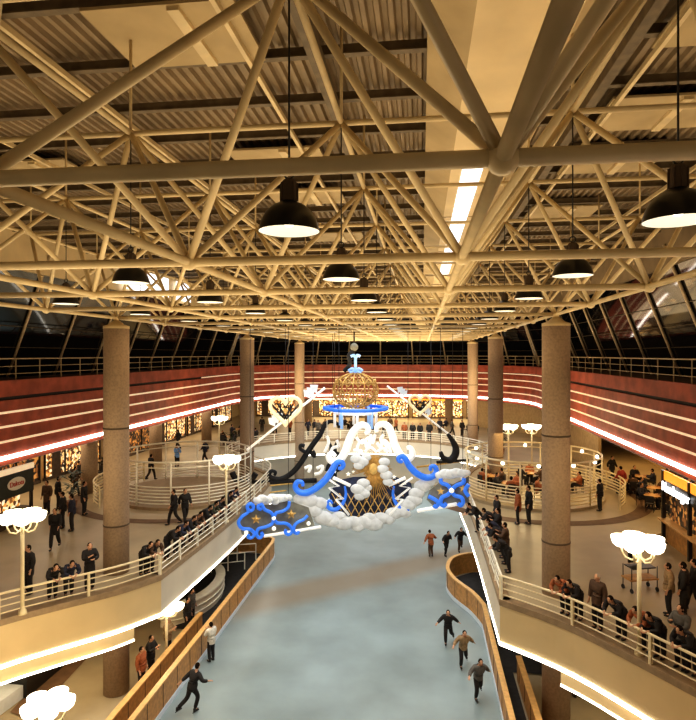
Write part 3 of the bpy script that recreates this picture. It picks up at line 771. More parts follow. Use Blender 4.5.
# --- right balcony rail
leaner(HR, 566, 'rust', 'person with rust brown jacket bent over the right rail beside the nearest column')
leaner(HR, 577, 'black', 'person in black bent over the right rail beside the bald man')
leaner(HR, 597, 'brown', 'grey haired man in brown jacket standing upright at the right rail', pose='stand', back=.6, haircol=M['hairgrey'])
leaner(HR, 622, 'black', 'person in black sweater leaning on the right rail just left of the lamp post')
leaner(HR, 646, 'rust', 'person in orange brown top leaning on the right rail just right of the lamp post')
leaner(HR, 661, 'black', 'person in black leaning on the right rail, second right of the lamp post')
leaner(HR, 680, 'grey', 'person in grey coat standing at the right rail near the picture edge', pose='hold', hair='long')
leaner(HR, 692, 'black', 'person in black leaning on the right rail at the picture edge')
# --- standing right
x, y = P(669, 616, MID); person(x, y, MID, 2.9, 'stand', 'tan', 'person in tan jacket and black trousers standing back from the right rail', hair='long', h=1.7)
x, y = P(684, 618, MID); person(x, y, MID, 2.6, 'stand', 'black', 'person in long black coat standing beside the one in tan', hair='long', long=True, h=1.78)
x, y = P(695, 612, MID); person(x, y, MID, 2.8, 'walk', 'black', 'dark figure half cut by the right edge of the picture', h=1.72)
x, y = P(479, 533, MID); person(x, y, MID, 3.6, 'lean', 'black', 'person in black stooping at the rail corner below the glowing pavilion', h=1.75)
x, y = P(497, 532, MID); person(x, y, MID, 3.4, 'walk', 'black', 'person in black walking between the rail and the glowing pavilion', h=1.75)
x, y = P(518, 524, MID); person(x, y, MID, 3.0, 'stand', 'rust', 'person in long rust coat before the glowing pavilion', hair='long', long=True)
x, y = P(529, 524, MID); person(x, y, MID, 3.2, 'stand', 'black', 'tall person in long black coat before the glowing pavilion', long=True, h=1.9)
x, y = P(600, 511, MID); person(x, y, MID, 2.5, 'stand', 'black', 'dark figure at the end of the low curved screen on the right')
x, y = P(599, 478, MID); person(x, y, MID, 2.5, 'walk', 'black', 'dark walker under the right balcony beside the beige wall')
x, y = P(612, 482, MID); person(x, y, MID, -1, 'walk', 'black', 'second dark walker under the right balcony, beside the tables')
x, y = P(621, 495, MID); person(x, y, MID, 2.2, 'walk', 'red', 'person in dark red coat walking right of the low curved screen', long=True)
# --- left shoppers
for px, py, pose, coat, lb, lg in ((47, 514, 'stand', 'brown', 'person in brown long coat, farthest left of the standing shoppers', 1), (58, 509, 'stand', 'black', 'person in black behind the group of left shoppers', 0), (63, 528, 'stand', 'black', 'person in black jacket left of the man in dark blue', 0),
        (72, 531, 'stand', 'navy', 'man in dark blue jacket in the middle of the left shoppers', 0), (55, 549, 'walk', 'black', 'dark figure walking nearest among the left shoppers', 1), (84, 515, 'stand', 'black', 'person in long dark coat beside the nearest left column', 1), (75, 496, 'walk', 'brown', 'distant walker in brown behind the left shoppers', 0),
        (174, 525, 'walk', 'black', 'left one of the blurred dark couple before the white pavilion', 0), (185, 524, 'walk', 'black', 'right one of the blurred dark couple before the white pavilion', 0)):
    x, y = P(px, py, MID); person(x, y, MID, random.uniform(-3, 3), pose, coat, lb, long=bool(lg), h=1.75, hair=random.choice(('short', 'long')))
x, y = P(177, 468, MID); person(x, y, MID, -.6, 'hold', 'blue', 'person in light blue top behind the white pavilion on the left', h=1.7)
x, y = P(205, 462, MID); person(x, y, MID, 3.0, 'walk', 'navy', 'person in dark blue top walking behind the white pavilion')
x, y = P(178, 449, MID); person(x, y, MID, 3.0, 'walk', 'black', 'dark walker before the storefronts under the left balcony')
x, y = P(111, 470, MID); person(x, y, MID, 3.0, 'stand', 'black', 'dark figure behind the nearest left column under the balcony')
x, y = P(151, 480, MID); person(x, y, MID, 1.0, 'walk', 'black', 'dark walker left of the pillar behind the white pavilion')
# --- far rail
for k, px in enumerate((404, 413, 420, 429.5)):
    rail2(px, ('rust', 'black', 'black', 'black')[k], ('person in brown at the far rail, leftmost of four', 'person in black at the far rail, second of four', 'person in black at the far rail, third of four', 'broad person in black at the far rail, rightmost of four')[k], 'f', pose='stand', back=.5, h=1.9 if k == 3 else 1.75)
for k, px in enumerate((262, 275, 290, 308, 318, 384, 390, 396, 440, 452, 462)):
    x, y = P(px, 433 + (k * 7) % 6, MID); person(x, y, MID, random.uniform(-3, 3), 'walk' if k % 2 else 'stand', ('black', 'brown', 'rust', 'navy', 'grey')[k % 5], 'small distant shopper walking under the far balcony', group='distant shoppers under the far balcony', hair=('short', 'long')[k % 2])
# --- skaters
for px, py, f_, coat, lg, lb in ((431, 557, 1.9, 'rust', 'brown', 'skater in rust top gliding below the right banner'), (446, 556, -1.0, 'black', 'black', 'skater in black, middle of three below the right banner'), (460, 552, -1.3, 'black', 'brown', 'skater in black nearest the curved barrier end'),
        (448, 645, -1.6, 'black', 'black', 'skater in black skating along the right barrier, farthest of the three'), (463, 668, -1.4, 'tan', 'black', 'skater in tan top, middle of the three by the right barrier'), (478, 700, -1.3, 'grey', 'black', 'skater in grey, nearest of the three by the right barrier'), (192, 712, 1.1, 'black', 'black', 'dark skater at the bottom left of the ice')):
    x, y = P(px, py, 0); person(x, y, 0, f_, 'skate', coat, lb, legs=lg)
x, y = P(209, 661, 0); person(x + .1, y, 0, 2.6, 'hold', 'white', 'skater in white top and black trousers holding the left barrier', h=1.65)
# --- lower left gallery
for x, y, coat, ps, lb in ((-10.75, 21.4, 'rust', 'stand', 'person in rust brown standing behind the left oak parapet, lowest of the row'), (-10.8, 22.3, 'black', 'hold', 'person in black behind the left oak parapet'), (-10.8, 23.9, 'tan', 'hold', 'person in tan jacket behind the left oak parapet'), (-10.8, 26.0, 'black', 'stand', 'person in black beside the lower lamp behind the left oak parapet'), (-11.0, 27.0, 'grey', 'stand', 'person in grey beyond the lower lamp behind the left parapet')):
    person(x, y, 0, -.1, ps, coat, lb)
x, y = P(577, 697, 0); person(x, y, 0, 2, 'stand', 'black', 'person in black on the lower floor seen under the right balcony')

# ================================================================== CAFE FURNITURE
def table_proto():
    t = thing('cafe_table', 'x', 'table', (0, 0, 0))
    MB().lathe([(0, 0), (.42, 0), (.42, .035), (0, .035)], (0, 0, .715), 20, False).obj('tabletop', M['table'], t)
    MB().lathe([(.24, 0), (.22, .03), (.035, .06), (.035, .715)], n=12).obj('pedestal', M['chair'], t); return t
def chair_proto():
    t = thing('cafe_chair', 'x', 'chair', (0, 0, 0))
    MB().box((0, 0, .44), (.42, .42, .05)).obj('seat', M['chair'], t); MB().box((0, -.2, .70), (.40, .035, .34)).obj('backrest', M['chair'], t)
    for a in (-.18, .18):
        for b in (-.18, .18): MB().tube([(a, b, 0), (a * .95, b, .42 if b > 0 else .86)], .016, 5).obj('leg', M['chair'], t)
    return t
tb = table_proto(); chp = chair_proto(); ft = [True, True]
def cafe(x, y, z, where, n=3, sit=2, cols=('black', 'brown', 'navy')):
    o = tb if ft[0] else copy_tree(tb); ft[0] = False; o.location = (x, y, z); tag(o, 'round cafe table with orange top ' + where, 'table', 'cafe tables ' + where)
    a0 = random.uniform(0, 6)
    for k in range(n):
        a = a0 + 2 * PI * k / n; cx_, cy_ = x + .68 * math.cos(a), y + .68 * math.sin(a)
        c = chp if ft[1] else copy_tree(chp); ft[1] = False
        c.location = (cx_, cy_, z); c.rotation_euler = (0, 0, a + PI / 2); tag(c, 'black cafe chair drawn up to a table ' + where, 'chair', 'cafe chairs ' + where)
        if k < sit: person(cx_ + .02 * math.cos(a), cy_ + .02 * math.sin(a), z - .02, a + PI, 'sit', random.choice(cols), 'seated person in dark clothes at a cafe table ' + where, group='seated cafe guests ' + where, hair=random.choice(('short', 'long')))
for x, y in ((5.0, 35.0), (7.2, 34.3), (8.6, 36.3), (6.8, 38.2), (4.2, 37.0)): cafe(x, y, MID + .16, 'inside the glowing right pavilion', 3, 3, ('rust', 'brown', 'black'))
for x, y in ((13.0, 31.5), (14.6, 33.8), (13.2, 35.5), (15.6, 36.8), (13.6, 38.8), (15.8, 31.0), (14.6, 29.0), (12.4, 33.6), (15.2, 35.2), (12.6, 37.3)): cafe(x, y, MID, 'under the right balcony', 3, 2)
for x, y in ((-18.0, 52.5), (-16.6, 55.6), (-18.6, 58)): cafe(x, y, MID, 'under the far left balcony', 3, 3)
for x, y in ((-11, 63), (-8, 65.5), (-5, 63.5), (5, 62.5), (7.5, 60.5), (2, 66)): cafe(x, y, MID, 'beyond the far rail', 3, 2)
for x, y in ((-22, 36.5), (-23, 39.5)): cafe(x, y, MID, 'under the left balcony behind the columns', 3, 2)

# ================================================================== SHOPS
def text(name, s, size, m, parent, loc, rot, extrude=.02):
    cu = bpy.data.curves.new(name, 'FONT'); cu.body = s; cu.size = size; cu.extrude = extrude; cu.align_x = 'CENTER'; cu.align_y = 'CENTER'
    o = bpy.data.objects.new(name, cu); C.objects.link(o); dgp = bpy.context.evaluated_depsgraph_get(); dgp.update()
    me = bpy.data.meshes.new_from_object(o.evaluated_get(dgp)); bpy.data.objects.remove(o)
    me.materials.clear(); me.materials.append(m)
    q = link(name, me, parent, loc); q.rotation_euler = rot; return q
# left shop with oval sign (faces the hall, +X)
t = thing('corner_shop', 'dark fronted shop with black sign and white oval emblem at the left edge', 'shop', (-19.75, 22.0, MID))
MB().box((-1.5, 0, .35), (3, 11.2, .7)).obj('counter', M['dark'], t)
MB().box((-.06, 0, 1.95), (.1, 11.2, 1.15)).obj('sign_board', M['signblk'], t) if False else None
sb = MB().box((0, 0, 2.05), (.14, 11.3, 1.15)).obj('sign_board', M['signblk'], t)
MB().box((.02, 0, 2.75), (.16, 11.3, .26)).obj('sign_top_strip', M['strip'], t)
ov = MB().lathe([(0, 0), (.62, 0), (.62, .03), (0, .03)], n=32, smooth=False).mesh('oval_emblem', [M['signoff']])
o = link('oval_emblem', ov, t, (.075, 4.35, 2.08)); o.rotation_euler = (0, PI / 2, 0); o.scale = (.5, 1.0, 1)
text('emblem_lettering', 'Dakota', .34, M['redp'], t, (.125, 4.35, 2.08), (PI / 2, 0, PI / 2), .01)
text('sign_lettering', 'SALON', .55, M['signoff'], t, (.085, 1.6, 2.02), (PI / 2, 0, PI / 2), .01)
MB().box((-.6, 0, 1.1), (.05, 11, .85)).obj('display_window', M['shop'], t)
for y in (-5.5, -2.75, 0, 2.75, 5.55): MB().box((0, y, .75), (.12, .14, 1.5)).obj('post', M['black'], t)
# right kiosk
t = thing('food_kiosk', 'black framed food kiosk with orange light boxes and white lettering at the right edge', 'kiosk', (10.75, 21.45, MID))
MB().box((1.8, 0, .5), (3.4, 12.9, 1.0)).obj('counter', M['wood'], t)
MB().box((.02, 0, 1.02), (.5, 13.0, .07)).obj('counter_top', M['woodlt'], t)
for k in range(5):
    y = 5.1 - 2.6 * k
    MB().box((.02, y, 3.0), (.10, 2.35, .40)).obj('light_box', M['orange'], t)
    MB().box((.25, y, 1.65), (.05, 2.4, 1.2)).obj('display_window', M['shopd'], t)
for k in range(6): MB().box((.0, 6.4 - 2.6 * k, 1.6), (.14, .12, 3.2)).obj('post', M['black'], t)
MB().box((.02, 0, 2.52), (.08, 13, .5)).obj('sign_board', M['black'], t)
text('sign_lettering', 'Hamburger', .58, M['signw'], t, (-.10, 4.95, 2.52), (PI / 2, 0, -PI / 2), .03)
text('sign_lettering', 'Q', .6, M['signw'], t, (-.10, 2.6, 2.45), (PI / 2, 0, -PI / 2), .03)
# storefront rows
def storefront(x, y, rz, w, label, m, sign):
    t = thing('storefront', label, 'shop', (x, y, MID), rz)
    MB().box((0, 0, 1.25), (w - .2, .06, 2.1)).obj('display_window', m, t)
    MB().box((0, .04, 2.62), (w, .22, .6)).obj('sign_band', sign, t)
    MB().box((0, .04, .1), (w, .16, .2)).obj('plinth', M['dark'], t)
    for a in (-w / 2 + .08, -w / 6, w / 6, w / 2 - .08): MB().box((a, .06, 1.25), (.09, .12, 2.5)).obj('mullion', M['black'], t)
    MB().box((w * .33 - .1, .1, 1.1), (.9, .06, 2.2)).obj('door', M['dark'], t)
wl = [('pale lit storefront with black door, nearest on the left side wall', M['shopd'], M['wall']), ('warm lit storefront, second along the left side wall', M['shop'], M['cream']), ('dim storefront, third along the left side wall', M['shopd'], M['red']), ('bright storefront, fourth along the left side wall', M['shop'], M['lit']), ('storefront with cream sign band, fifth along the left side wall', M['shop'], M['cream']), ('small lit storefront, last along the left side wall', M['shop'], M['strip'])]
for k, (lb, m, s_) in enumerate(wl): storefront(-24.8 + (0 if k < 2 else .9), 32 + 7.2 * k, -PI / 2, 6.8, lb, m, s_)
fl = ['leftmost', 'second', 'third', 'fourth', 'fifth']
for k in range(5): storefront(-19 + 7 * k, 77.3, PI, 6.6, 'bright storefront along the far wall under the balcony, %s from the left' % fl[k], M['shop'], (M['strip'], M['lit'], M['cream'], M['orange'], M['lit'])[k])
rl = ['nearest', 'second', 'third']
for k in range(3): storefront(17.3, 28 + 6.5 * k, PI / 2, 6.2, 'dim storefront in the right side wall behind the tables, %s' % rl[k], M['shopd'], M['dark'])
# lower left booth
b0 = at(39, 690, 0); b1 = at(64, 666, 0)
t = thing('dark_booth', 'low black booth with lit goods on the lower floor at bottom left', 'booth', (-15.6, 21.7, 0))
MB().box((0, 0, .5), (1.6, 2.6, 1.0)).obj('cabinet', M['black'], t); MB().box((.1, .5, 1.03), (1.2, 1.4, .05)).obj('display_tray', M['shop'], t)
t = MB().box((-15.6, 18.9, .25), (1.0, 3.4, .5), -.1).obj('white_counter', M['kick']); tag(t, 'pale blue white counter block on the lower floor at bottom left', 'counter')
# cart behind the right lamp
cp = at(640, 590, MID)
t = thing('baby_stroller', 'black wheeled cart with trays standing behind the right balcony lamp', 'cart', (cp.x, cp.y, MID), .3)
MB().box((0, 0, .45), (1.1, .55, .05)).obj('tray', M['wood'], t); MB().box((0, 0, .85), (.9, .5, .04)).obj('tray', M['black'], t)
MB().box((-.1, .2, 1.1), (.45, .05, .35)).obj('back_board', M['black'], t)
for a in (-.5, .5):
    for b in (-.24, .24):
        f_ = MB().tube([(a, b, .1), (a, b, .9)], .018, 6).obj('leg', M['black'], t)
        MB().tube([(a - .02, b, .08), (a + .02, b, .08)], .08, 12).obj('wheel', M['rubber'], t)
t.name = 'wheeled_cart'
# potted plants
def plant(x, y, z, label, h=1.6):
    t = thing('potted_plant', label, 'plant', (x, y, z))
    MB().lathe([(0, 0), (.22, 0), (.3, .45), (.27, .45), (0, .42)], n=16).obj('pot', M['pot'], t)
    mb = MB()
    for k in range(70):
        a = random.uniform(0, 6.28); rr = random.uniform(.1, .65); hz = .45 + random.uniform(.1, h)
        c = Vector((rr * math.cos(a), rr * math.sin(a), hz)); d1 = Vector((math.cos(a), math.sin(a), random.uniform(-.4, .6))) * .28; d2 = Vector((-math.sin(a), math.cos(a), 0)) * .07
        mb.add([c - d1, c + d2, c + d1, c - d2], [(0, 1, 2, 3)])
    mb.obj('foliage', M['leaf'], t)
plant(-18.9, 29.7, MID, 'dark leafy potted plant right of the black oval signed shop'); plant(-16.8, 50.4, MID, 'dark bushy potted plant beside the far left tables', 1.0); plant(12.2, 29, MID, 'dark leafy potted plant beside the food kiosk')
plant(6.6, 50.5, MID, 'dark potted plant behind the far right rail', 1.0)

exec_orn = True
# ================================================================== CHRISTMAS ORNAMENTS (flat cut-out facets hung over the ice)
class Facet:
    """vertical facet through a given point; local u = along, v = up; points given from the photo's tracing and set on the facet"""
    def __init__(s, name, label, cat, px, py, d, yaw=0.0):
        s.o = at(px, py, d=d); s.t = thing(name, label, cat, s.o); s.n = Vector((math.sin(TH + yaw) * 1, -math.cos(TH + yaw), 0))
        s.n = Vector((math.sin(TH + yaw), -math.cos(TH + yaw), 0))
    def p(s, px, py, off=0):
        eye = Vector((0, 0, EYE)); r = (at(px, py, d=10.0) - eye)
        o = s.o + s.n * off
        k = (o - eye).dot(s.n) / r.dot(s.n); return (eye + r * k) - s.o
    def line(s, name, pts, r, m, off=.0, sub=5, parent=None, taper=False):
        q = smooth([tuple(s.p(a, b, off)) for a, b in pts], sub); n = len(q)
        rs = [r * (.45 + .55 * math.sin(PI * min(1, max(0, k / (n - 1))))) for k in range(n)] if taper else None
        return MB().tube(q, r, 8, rs=rs).obj(name, m, parent or s.t)
    def poly(s, name, pts, m, off=0, th=.05, parent=None):
        f = [s.p(a, b, off) for a, b in pts]; bk = [v - s.n * th for v in f]; n = len(f)
        return MB().add(f + bk, [tuple(range(n)), tuple(range(2 * n - 1, n - 1, -1))] + [(k, n + k, n + (k + 1) % n, (k + 1) % n) for k in range(n)]).obj(name, m, parent or s.t)
    def blobs(s, name, lst, m, off=.1, parent=None):
        mb = MB()
        for a, b, r in lst: c = s.p(a, b, off); mb.ball(c, (r * 1.18, r * .35, r * .85), 12, 8)
        return mb.obj(name, m, parent or s.t)
    def star(s, px, py, r, m, name='star', off=.12):
        pts = []
        for k in range(10):
            a = PI / 2 + k * PI / 5; rr = r if k % 2 == 0 else r * .42; pts.append((px + rr * math.cos(a), py - rr * math.sin(a)))
        return s.poly(name, pts, m, off, .04)
    def cable(s, px, py, zt=ZB):
        a = s.p(px, py); MB().tube([a, (a[0], a[1], zt - s.o.z)], .015, 5).obj('cable', M['cable'], s.t)
def Z1(x, y): return (270 + x / 3.48, 400 + y / 3.48)     # tracing frames
def Z2(x, y): return (220 + x / 4.97, 430 + y / 4.97)
def Z3(x, y): return (340 + x / 4.97, 430 + y / 4.97)
def Z4(x, y): return (220 + x / 4.97, 340 + y / 4.97)
def Z5(x, y): return (340 + x / 4.97, 340 + y / 4.97)
def Z6(x, y): return (290 + x / 4.64, 340 + y / 4.64)
D0 = 34.0
c = Facet('hanging_centrepiece', 'large hanging centrepiece with gold sunburst, lattice, blue scrolls and cloud garland over the ice', 'ornament', 362, 480, D0)
c.poly('back_panel', [Z1(*q) for q in ((205, 330), (235, 280), (290, 268), (430, 265), (490, 288), (500, 330), (470, 365), (410, 395), (300, 412), (225, 390))], M['fillb'], -.25, .04)
c.blobs('cloud_garland', [(*Z1(x, y), r) for x, y, r in ((105, 345, .36), (135, 350, .5), (150, 385, .46), (170, 360, .45), (185, 410, .5), (215, 420, .45), (240, 405, .36), (255, 428, .5), (290, 425, .42), (305, 440, .36), (330, 425, .45), (360, 430, .5), (385, 412, .42), (345, 410, .35), (410, 415, .36), (430, 395, .42), (455, 388, .40), (480, 365, .42), (500, 350, .42), (510, 325, .40), (530, 300, .42), (550, 285, .36), (570, 275, .28), (470, 395, .3), (120, 375, .36))], M['cloud'], .2)
lat = MB()
def latt(f, x0, x1, y0, ylow, step, Z, r, m, slope=.5, name='lattice'):
    g = []
    for k in range(-20, 60):
        for sg in (1, -1):
            seg = []
            for q in range(0, 25):
                y = y0 + q * 5; x = x0 + k * step + sg * (q * 5) * slope
                if x0 <= x <= x1 and y < ylow(x): seg.append((x, y))
            if len(seg) > 2: g.append(seg)
    mb = MB()
    for seg in g: mb.tube([f.p(*Z(*seg[0]), .05), f.p(*Z(*seg[-1]), .05)], r, 5)
    return mb.obj(name, m, f.t)
latt(c, 215, 465, 325, lambda x: 420 - abs(x - 340) ** 2 / 260, 27, Z1, .028, M['goldp'], .55)
# sunburst
sc = Z1(360, 240); mb = MB()
for k in range(72):
    a = 2 * PI * k / 72; dg_a = math.degrees(a)
    if 55 < dg_a < 125: L_ = 62
    elif 165 < dg_a < 200: L_ = 76
    elif 235 < dg_a < 300: L_ = 128
    elif 300 <= dg_a < 335: L_ = 104
    elif dg_a < 12 or dg_a > 350: L_ = 66
    else: L_ = 40
    L_ = L_ / 3.48 * (1, .82, .92)[k % 3]
    tip = c.p(sc[0] + L_ * math.cos(a), sc[1] - L_ * math.sin(a), .32); b0_ = c.p(sc[0], sc[1], .32)
    mb.tube([b0_, (Vector(b0_) + Vector(tip)) / 2, tip], .05, 5, rs=[.02, .038, .018])
sbst = mb.obj('sunburst', M['gold'], c.t)
MB().ball(c.p(*sc, .5), (.24, .10, .33), 14, 9).obj('sunburst_disc', M['goldp'], sbst)
c.blobs('cloud_cluster', [(*Z1(x, y), r) for x, y, r in ((300, 205, .3), (320, 215, .34), (335, 200, .25), (310, 228, .28))], M['cloud'], .5)
c.blobs('cloud_cluster', [(*Z1(x, y), r) for x, y, r in ((325, 290, .33), (305, 310, .36), (325, 325, .34), (338, 305, .25), (312, 335, .28))], M['cloud'], .5)
c.blobs('cloud_cluster', [(*Z1(x, y), r) for x, y, r in ((398, 215, .28), (392, 240, .3), (405, 262, .32), (410, 285, .26))], M['cloud'], .5)
c.line('blue_scroll', [Z1(*q) for q in ((237, 236), (248, 238), (255, 226), (246, 214), (230, 220), (216, 244), (195, 275), (165, 303), (130, 322), (102, 320), (88, 303), (95, 285), (112, 287), (114, 300))], .2, M['blue'], .3, taper=True)
c.line('blue_scroll', [Z1(*q) for q in ((462, 214), (452, 214), (447, 204), (457, 195), (471, 205), (486, 231), (511, 256), (541, 270), (566, 266), (579, 250), (574, 232), (560, 232), (558, 246))], .19, M['blue'], .3, taper=True)
for sx, cx_ in ((1, 230), (-1, 462)):
    c.line('small_scroll', [Z1(cx_ + sx * q[0], q[1]) for q in ((30, 300), (34, 330), (22, 362), (0, 380), (-22, 378), (-32, 362), (-22, 350), (-12, 360))], .12, M['blue'], .2, taper=True)
    c.line('lightning', [Z1(cx_ + sx * q[0], q[1]) for q in ((-35, 270), (10, 300), (-25, 305), (25, 345), (0, 345), (45, 400))], .07, M['lit'], .28, sub=1)
    c.line('arrow_streak', [Z1(cx_ + sx * q[0], q[1]) for q in ((-10, 270), (50, 298))], .10, M['lit'], .26, sub=1)
c.line('lit_arch', [Z1(*q) for q in ((228, 196), (216, 186), (204, 196), (214, 212), (240, 210), (262, 180), (276, 140), (292, 108), (316, 88), (336, 92), (342, 110), (330, 118))], .24, M['lit'], .15, taper=True)
c.line('lit_arch', [Z1(*q) for q in ((372, 112), (372, 94), (392, 84), (412, 94), (426, 126), (436, 160), (454, 192), (478, 206), (496, 190), (490, 168), (476, 166))], .24, M['lit'], .15, taper=True)
for q in (((300, 180), (310, 150), (330, 140), (336, 165), (350, 150)), ((420, 185), (410, 150), (392, 140), (386, 165), (372, 150)), ((300, 130), (320, 150), (345, 130), (340, 170)), ((330, 180), (350, 165), (372, 180), (392, 168), (410, 182)), ((350, 120), (358, 150), (366, 120)), ((290, 175), (320, 178), (300, 195)), ((395, 120), (385, 140), (405, 160), (400, 180))):
    c.line('filigree', [Z1(*k) for k in q], .085, M['lit'], .1)
for x, y, r in ((272, 258, 2.6), (205, 352, 3.2), (432, 268, 2.4), (290, 250, 1.6), (470, 290, 2), (225, 250, 2)): c.star(*Z1(x, y), r, M['star'])
for x in (240, 480): c.cable(*Z1(x, 225), zt=ZB)
c.cable(*Z1(150, 340)); c.cable(*Z1(560, 280))
# left and right banners
b = Facet('side_banner', 'left blue scrollwork banner with gold stars and a cloud top beside the entrance steps', 'ornament', 273, 518, 29.6, .45)
b.poly('banner_board', [Z2(*q) for q in ((110, 375), (240, 372), (345, 352), (440, 385), (470, 475), (330, 505), (220, 525), (110, 520), (92, 460))], M['fill'], -.1)
for q in (((140, 395), (150, 402), (163, 395), (166, 378), (150, 366), (135, 380), (140, 408), (112, 428), (92, 458), (108, 488), (150, 494), (170, 515), (158, 535), (140, 532), (142, 518)), ((205, 395), (190, 388), (192, 374), (208, 372), (222, 395), (255, 412), (267, 436)), ((267, 440), (258, 466), (225, 482), (190, 492), (182, 520), (196, 536), (212, 522), (205, 510)),
          ((345, 355), (338, 385), (310, 404), (280, 412), (267, 436)), ((267, 440), (285, 462), (325, 464), (350, 480), (358, 505), (340, 520), (324, 508), (330, 494)), ((435, 425), (415, 445), (388, 458), (370, 476), (368, 505), (385, 514), (392, 502))):
    b.line('blue_scroll', [Z2(*k) for k in q], .085, M['blue'], .12)
b.blobs('cloud_top', [(*Z2(x, 350 + y), r) for x, y, r in ((185, 0, .2), (210, -8, .25), (235, -2, .24), (262, -12, .26), (290, -10, .26), (315, -14, .22), (340, -16, .18), (272, 6, .2))], M['cloud'], .12)
for x, y in ((180, 445), (355, 420)):
    b.star(*Z2(x, y), 5, M['goldp']); MB().ball(b.p(*Z2(x, y), .18), .12, 10, 7).obj('gold_boss', M['gold'], b.t)
for x, y in ((267, 438), (130, 510), (268, 490), (440, 465)): MB().ball(b.p(*Z2(x, y), .15), .11, 10, 7).obj('globe', M['star'], b.t)
b.line('lit_bar', [Z2(220, 527), Z2(500, 482)], .08, M['lit'], .05, 1)
for x in (150, 340): b.cable(*Z2(x, 375))
b = Facet('side_banner', 'right blue scrollwork banner with cloud top above the curved barrier end', 'ornament', 450, 492, 31.0, -.35)
b.poly('banner_board', [Z3(*q) for q in ((445, 300), (500, 255), (560, 270), (640, 230), (640, 360), (560, 375), (470, 385), (430, 345))], M['fill'], -.1)
for q in (((500, 240), (505, 262), (535, 275), (553, 298)), ((615, 240), (612, 262), (580, 275), (553, 298)), ((553, 302), (535, 322), (508, 335), (500, 362), (515, 378), (528, 365)), ((553, 302), (570, 325), (602, 335), (612, 358), (600, 375), (586, 364)), ((440, 330), (470, 345), (488, 362), (478, 382), (464, 374)), ((640, 270), (622, 300), (640, 330))):
    b.line('blue_scroll', [Z3(*k) for k in q], .11, M['blue'], .12)
b.blobs('cloud_top', [(*Z3(x, 225 + y), r) for x, y, r in ((500, 0, .25), (525, -8, .3), (552, -6, .3), (580, -12, .3), (605, -10, .26), (628, -12, .2))], M['cloud'], .12)
for x, y in ((500, 305), (610, 290)): b.star(*Z3(x, y), 4, M['goldp'])
MB().ball(b.p(*Z3(555, 300), .18), .14, 10, 7).obj('globe', M['star'], b.t)
b.line('lit_bar', [Z3(385, 402), Z3(580, 368)], .10, M['lit'], .05, 1)
for x in (500, 610): b.cable(*Z3(x, 250))
# crown
kd = 37.0; kc = at(355.5, 390.5, d=kd)
k_ = thing('gold_crown', 'round openwork gold crown with a blue ribbon on top hanging over the ice', 'ornament', kc)
rw_ = 22.8 * kd / F; rh_ = 17.5 * kd / F
for q in range(12):
    a = 2 * PI * q / 12; pts = []
    for s_ in range(11):
        ph = -PI / 2.4 + (PI / 2.4 + PI / 2.15) * s_ / 10
        pts.append((rw_ * math.cos(ph) * math.cos(a), rw_ * math.cos(ph) * math.sin(a), rh_ * math.sin(ph)))
    MB().tube(pts, .05, 6).obj('rib', M['gold'], k_)
for zf in (-.75, -.2, .45):
    rr = rw_ * math.sqrt(1 - zf * zf); MB().tube([(rr * math.cos(2 * PI * q / 32), rr * math.sin(2 * PI * q / 32), rh_ * zf) for q in range(32)], .045, 6, True).obj('hoop', M['gold'], k_)
for q in range(12):
    a = 2 * PI * (q + .5) / 12
    for ph in (-.2, .5):
        cc_ = Vector((rw_ * math.cos(ph) * math.cos(a), rw_ * math.cos(ph) * math.sin(a), rh_ * math.sin(ph))); tg = Vector((-math.sin(a), math.cos(a), 0))
        MB().tube([cc_ + tg * (.17 * math.cos(w_)) + Vector((0, 0, .2 * math.sin(w_))) for w_ in [2 * PI * z_ / 10 for z_ in range(10)]], .035, 5, True).obj('filigree_loop', M['goldp'], k_)
bz = (390.5 - 408) * kd / F; br_ = 33 * kd / F
MB().lathe([(br_ * .8, bz - .1), (br_, bz - .1), (br_, bz + .08), (br_ * .8, bz + .08)], n=32).obj('blue_band', M['blue'], k_)
MB().lathe([(br_ * .62, bz - .35), (br_ * .66, bz - .35), (br_ * .66, bz - .18), (br_ * .62, bz - .18)], n=32).obj('white_band', M['lit'], k_)
for q in range(8):
    a = 2 * PI * q / 8 + .2; x_, y_ = br_ * .63 * math.cos(a), br_ * .63 * math.sin(a)
    MB().tube([(x_, y_, bz), (x_, y_, bz - 1.2)], .09, 6).obj('blue_pendant', M['bluelt'] if q % 2 else M['lit'], k_)
tz = (390.5 - 373) * kd / F
for pts in (((-.30, 1.05), (-.1, 1.12), (0, .95), (.1, 1.12), (.30, 1.05)), ((0, 0), (0, .95)), ((-.45, .12), (-.2, .28), (0, .1), (.2, .28), (.45, .12)), ((-.35, .0), (0, .12), (.35, .0))):
    MB().tube(smooth([(a, 0, tz + b_) for a, b_ in pts], 4), .09, 6).obj('ribbon', M['bluelt'], k_)
MB().ball((-.1, .1, (390.5 - 347) * kd / F), .26, 12, 8).obj('finial_ball', M['fill'], k_)
MB().tube([(-.1, .1, (390.5 - 350) * kd / F), (-.1, .1, ZB - kc.z)], .05, 6).obj('hanging_rod', M['black'], k_)
MB().tube(smooth([(-.1, .1, tz + 1.4), (-.45, .1, tz + 1.1), (-.35, .1, tz + .6), (-.75, .1, tz + .1)], 4), .13, 6).obj('dark_bracket', M['silh'], k_)
MB().tube([(0, 0, tz), (-.1, .1, tz + 1.6)], .05, 6).obj('stem', M['black'], k_)
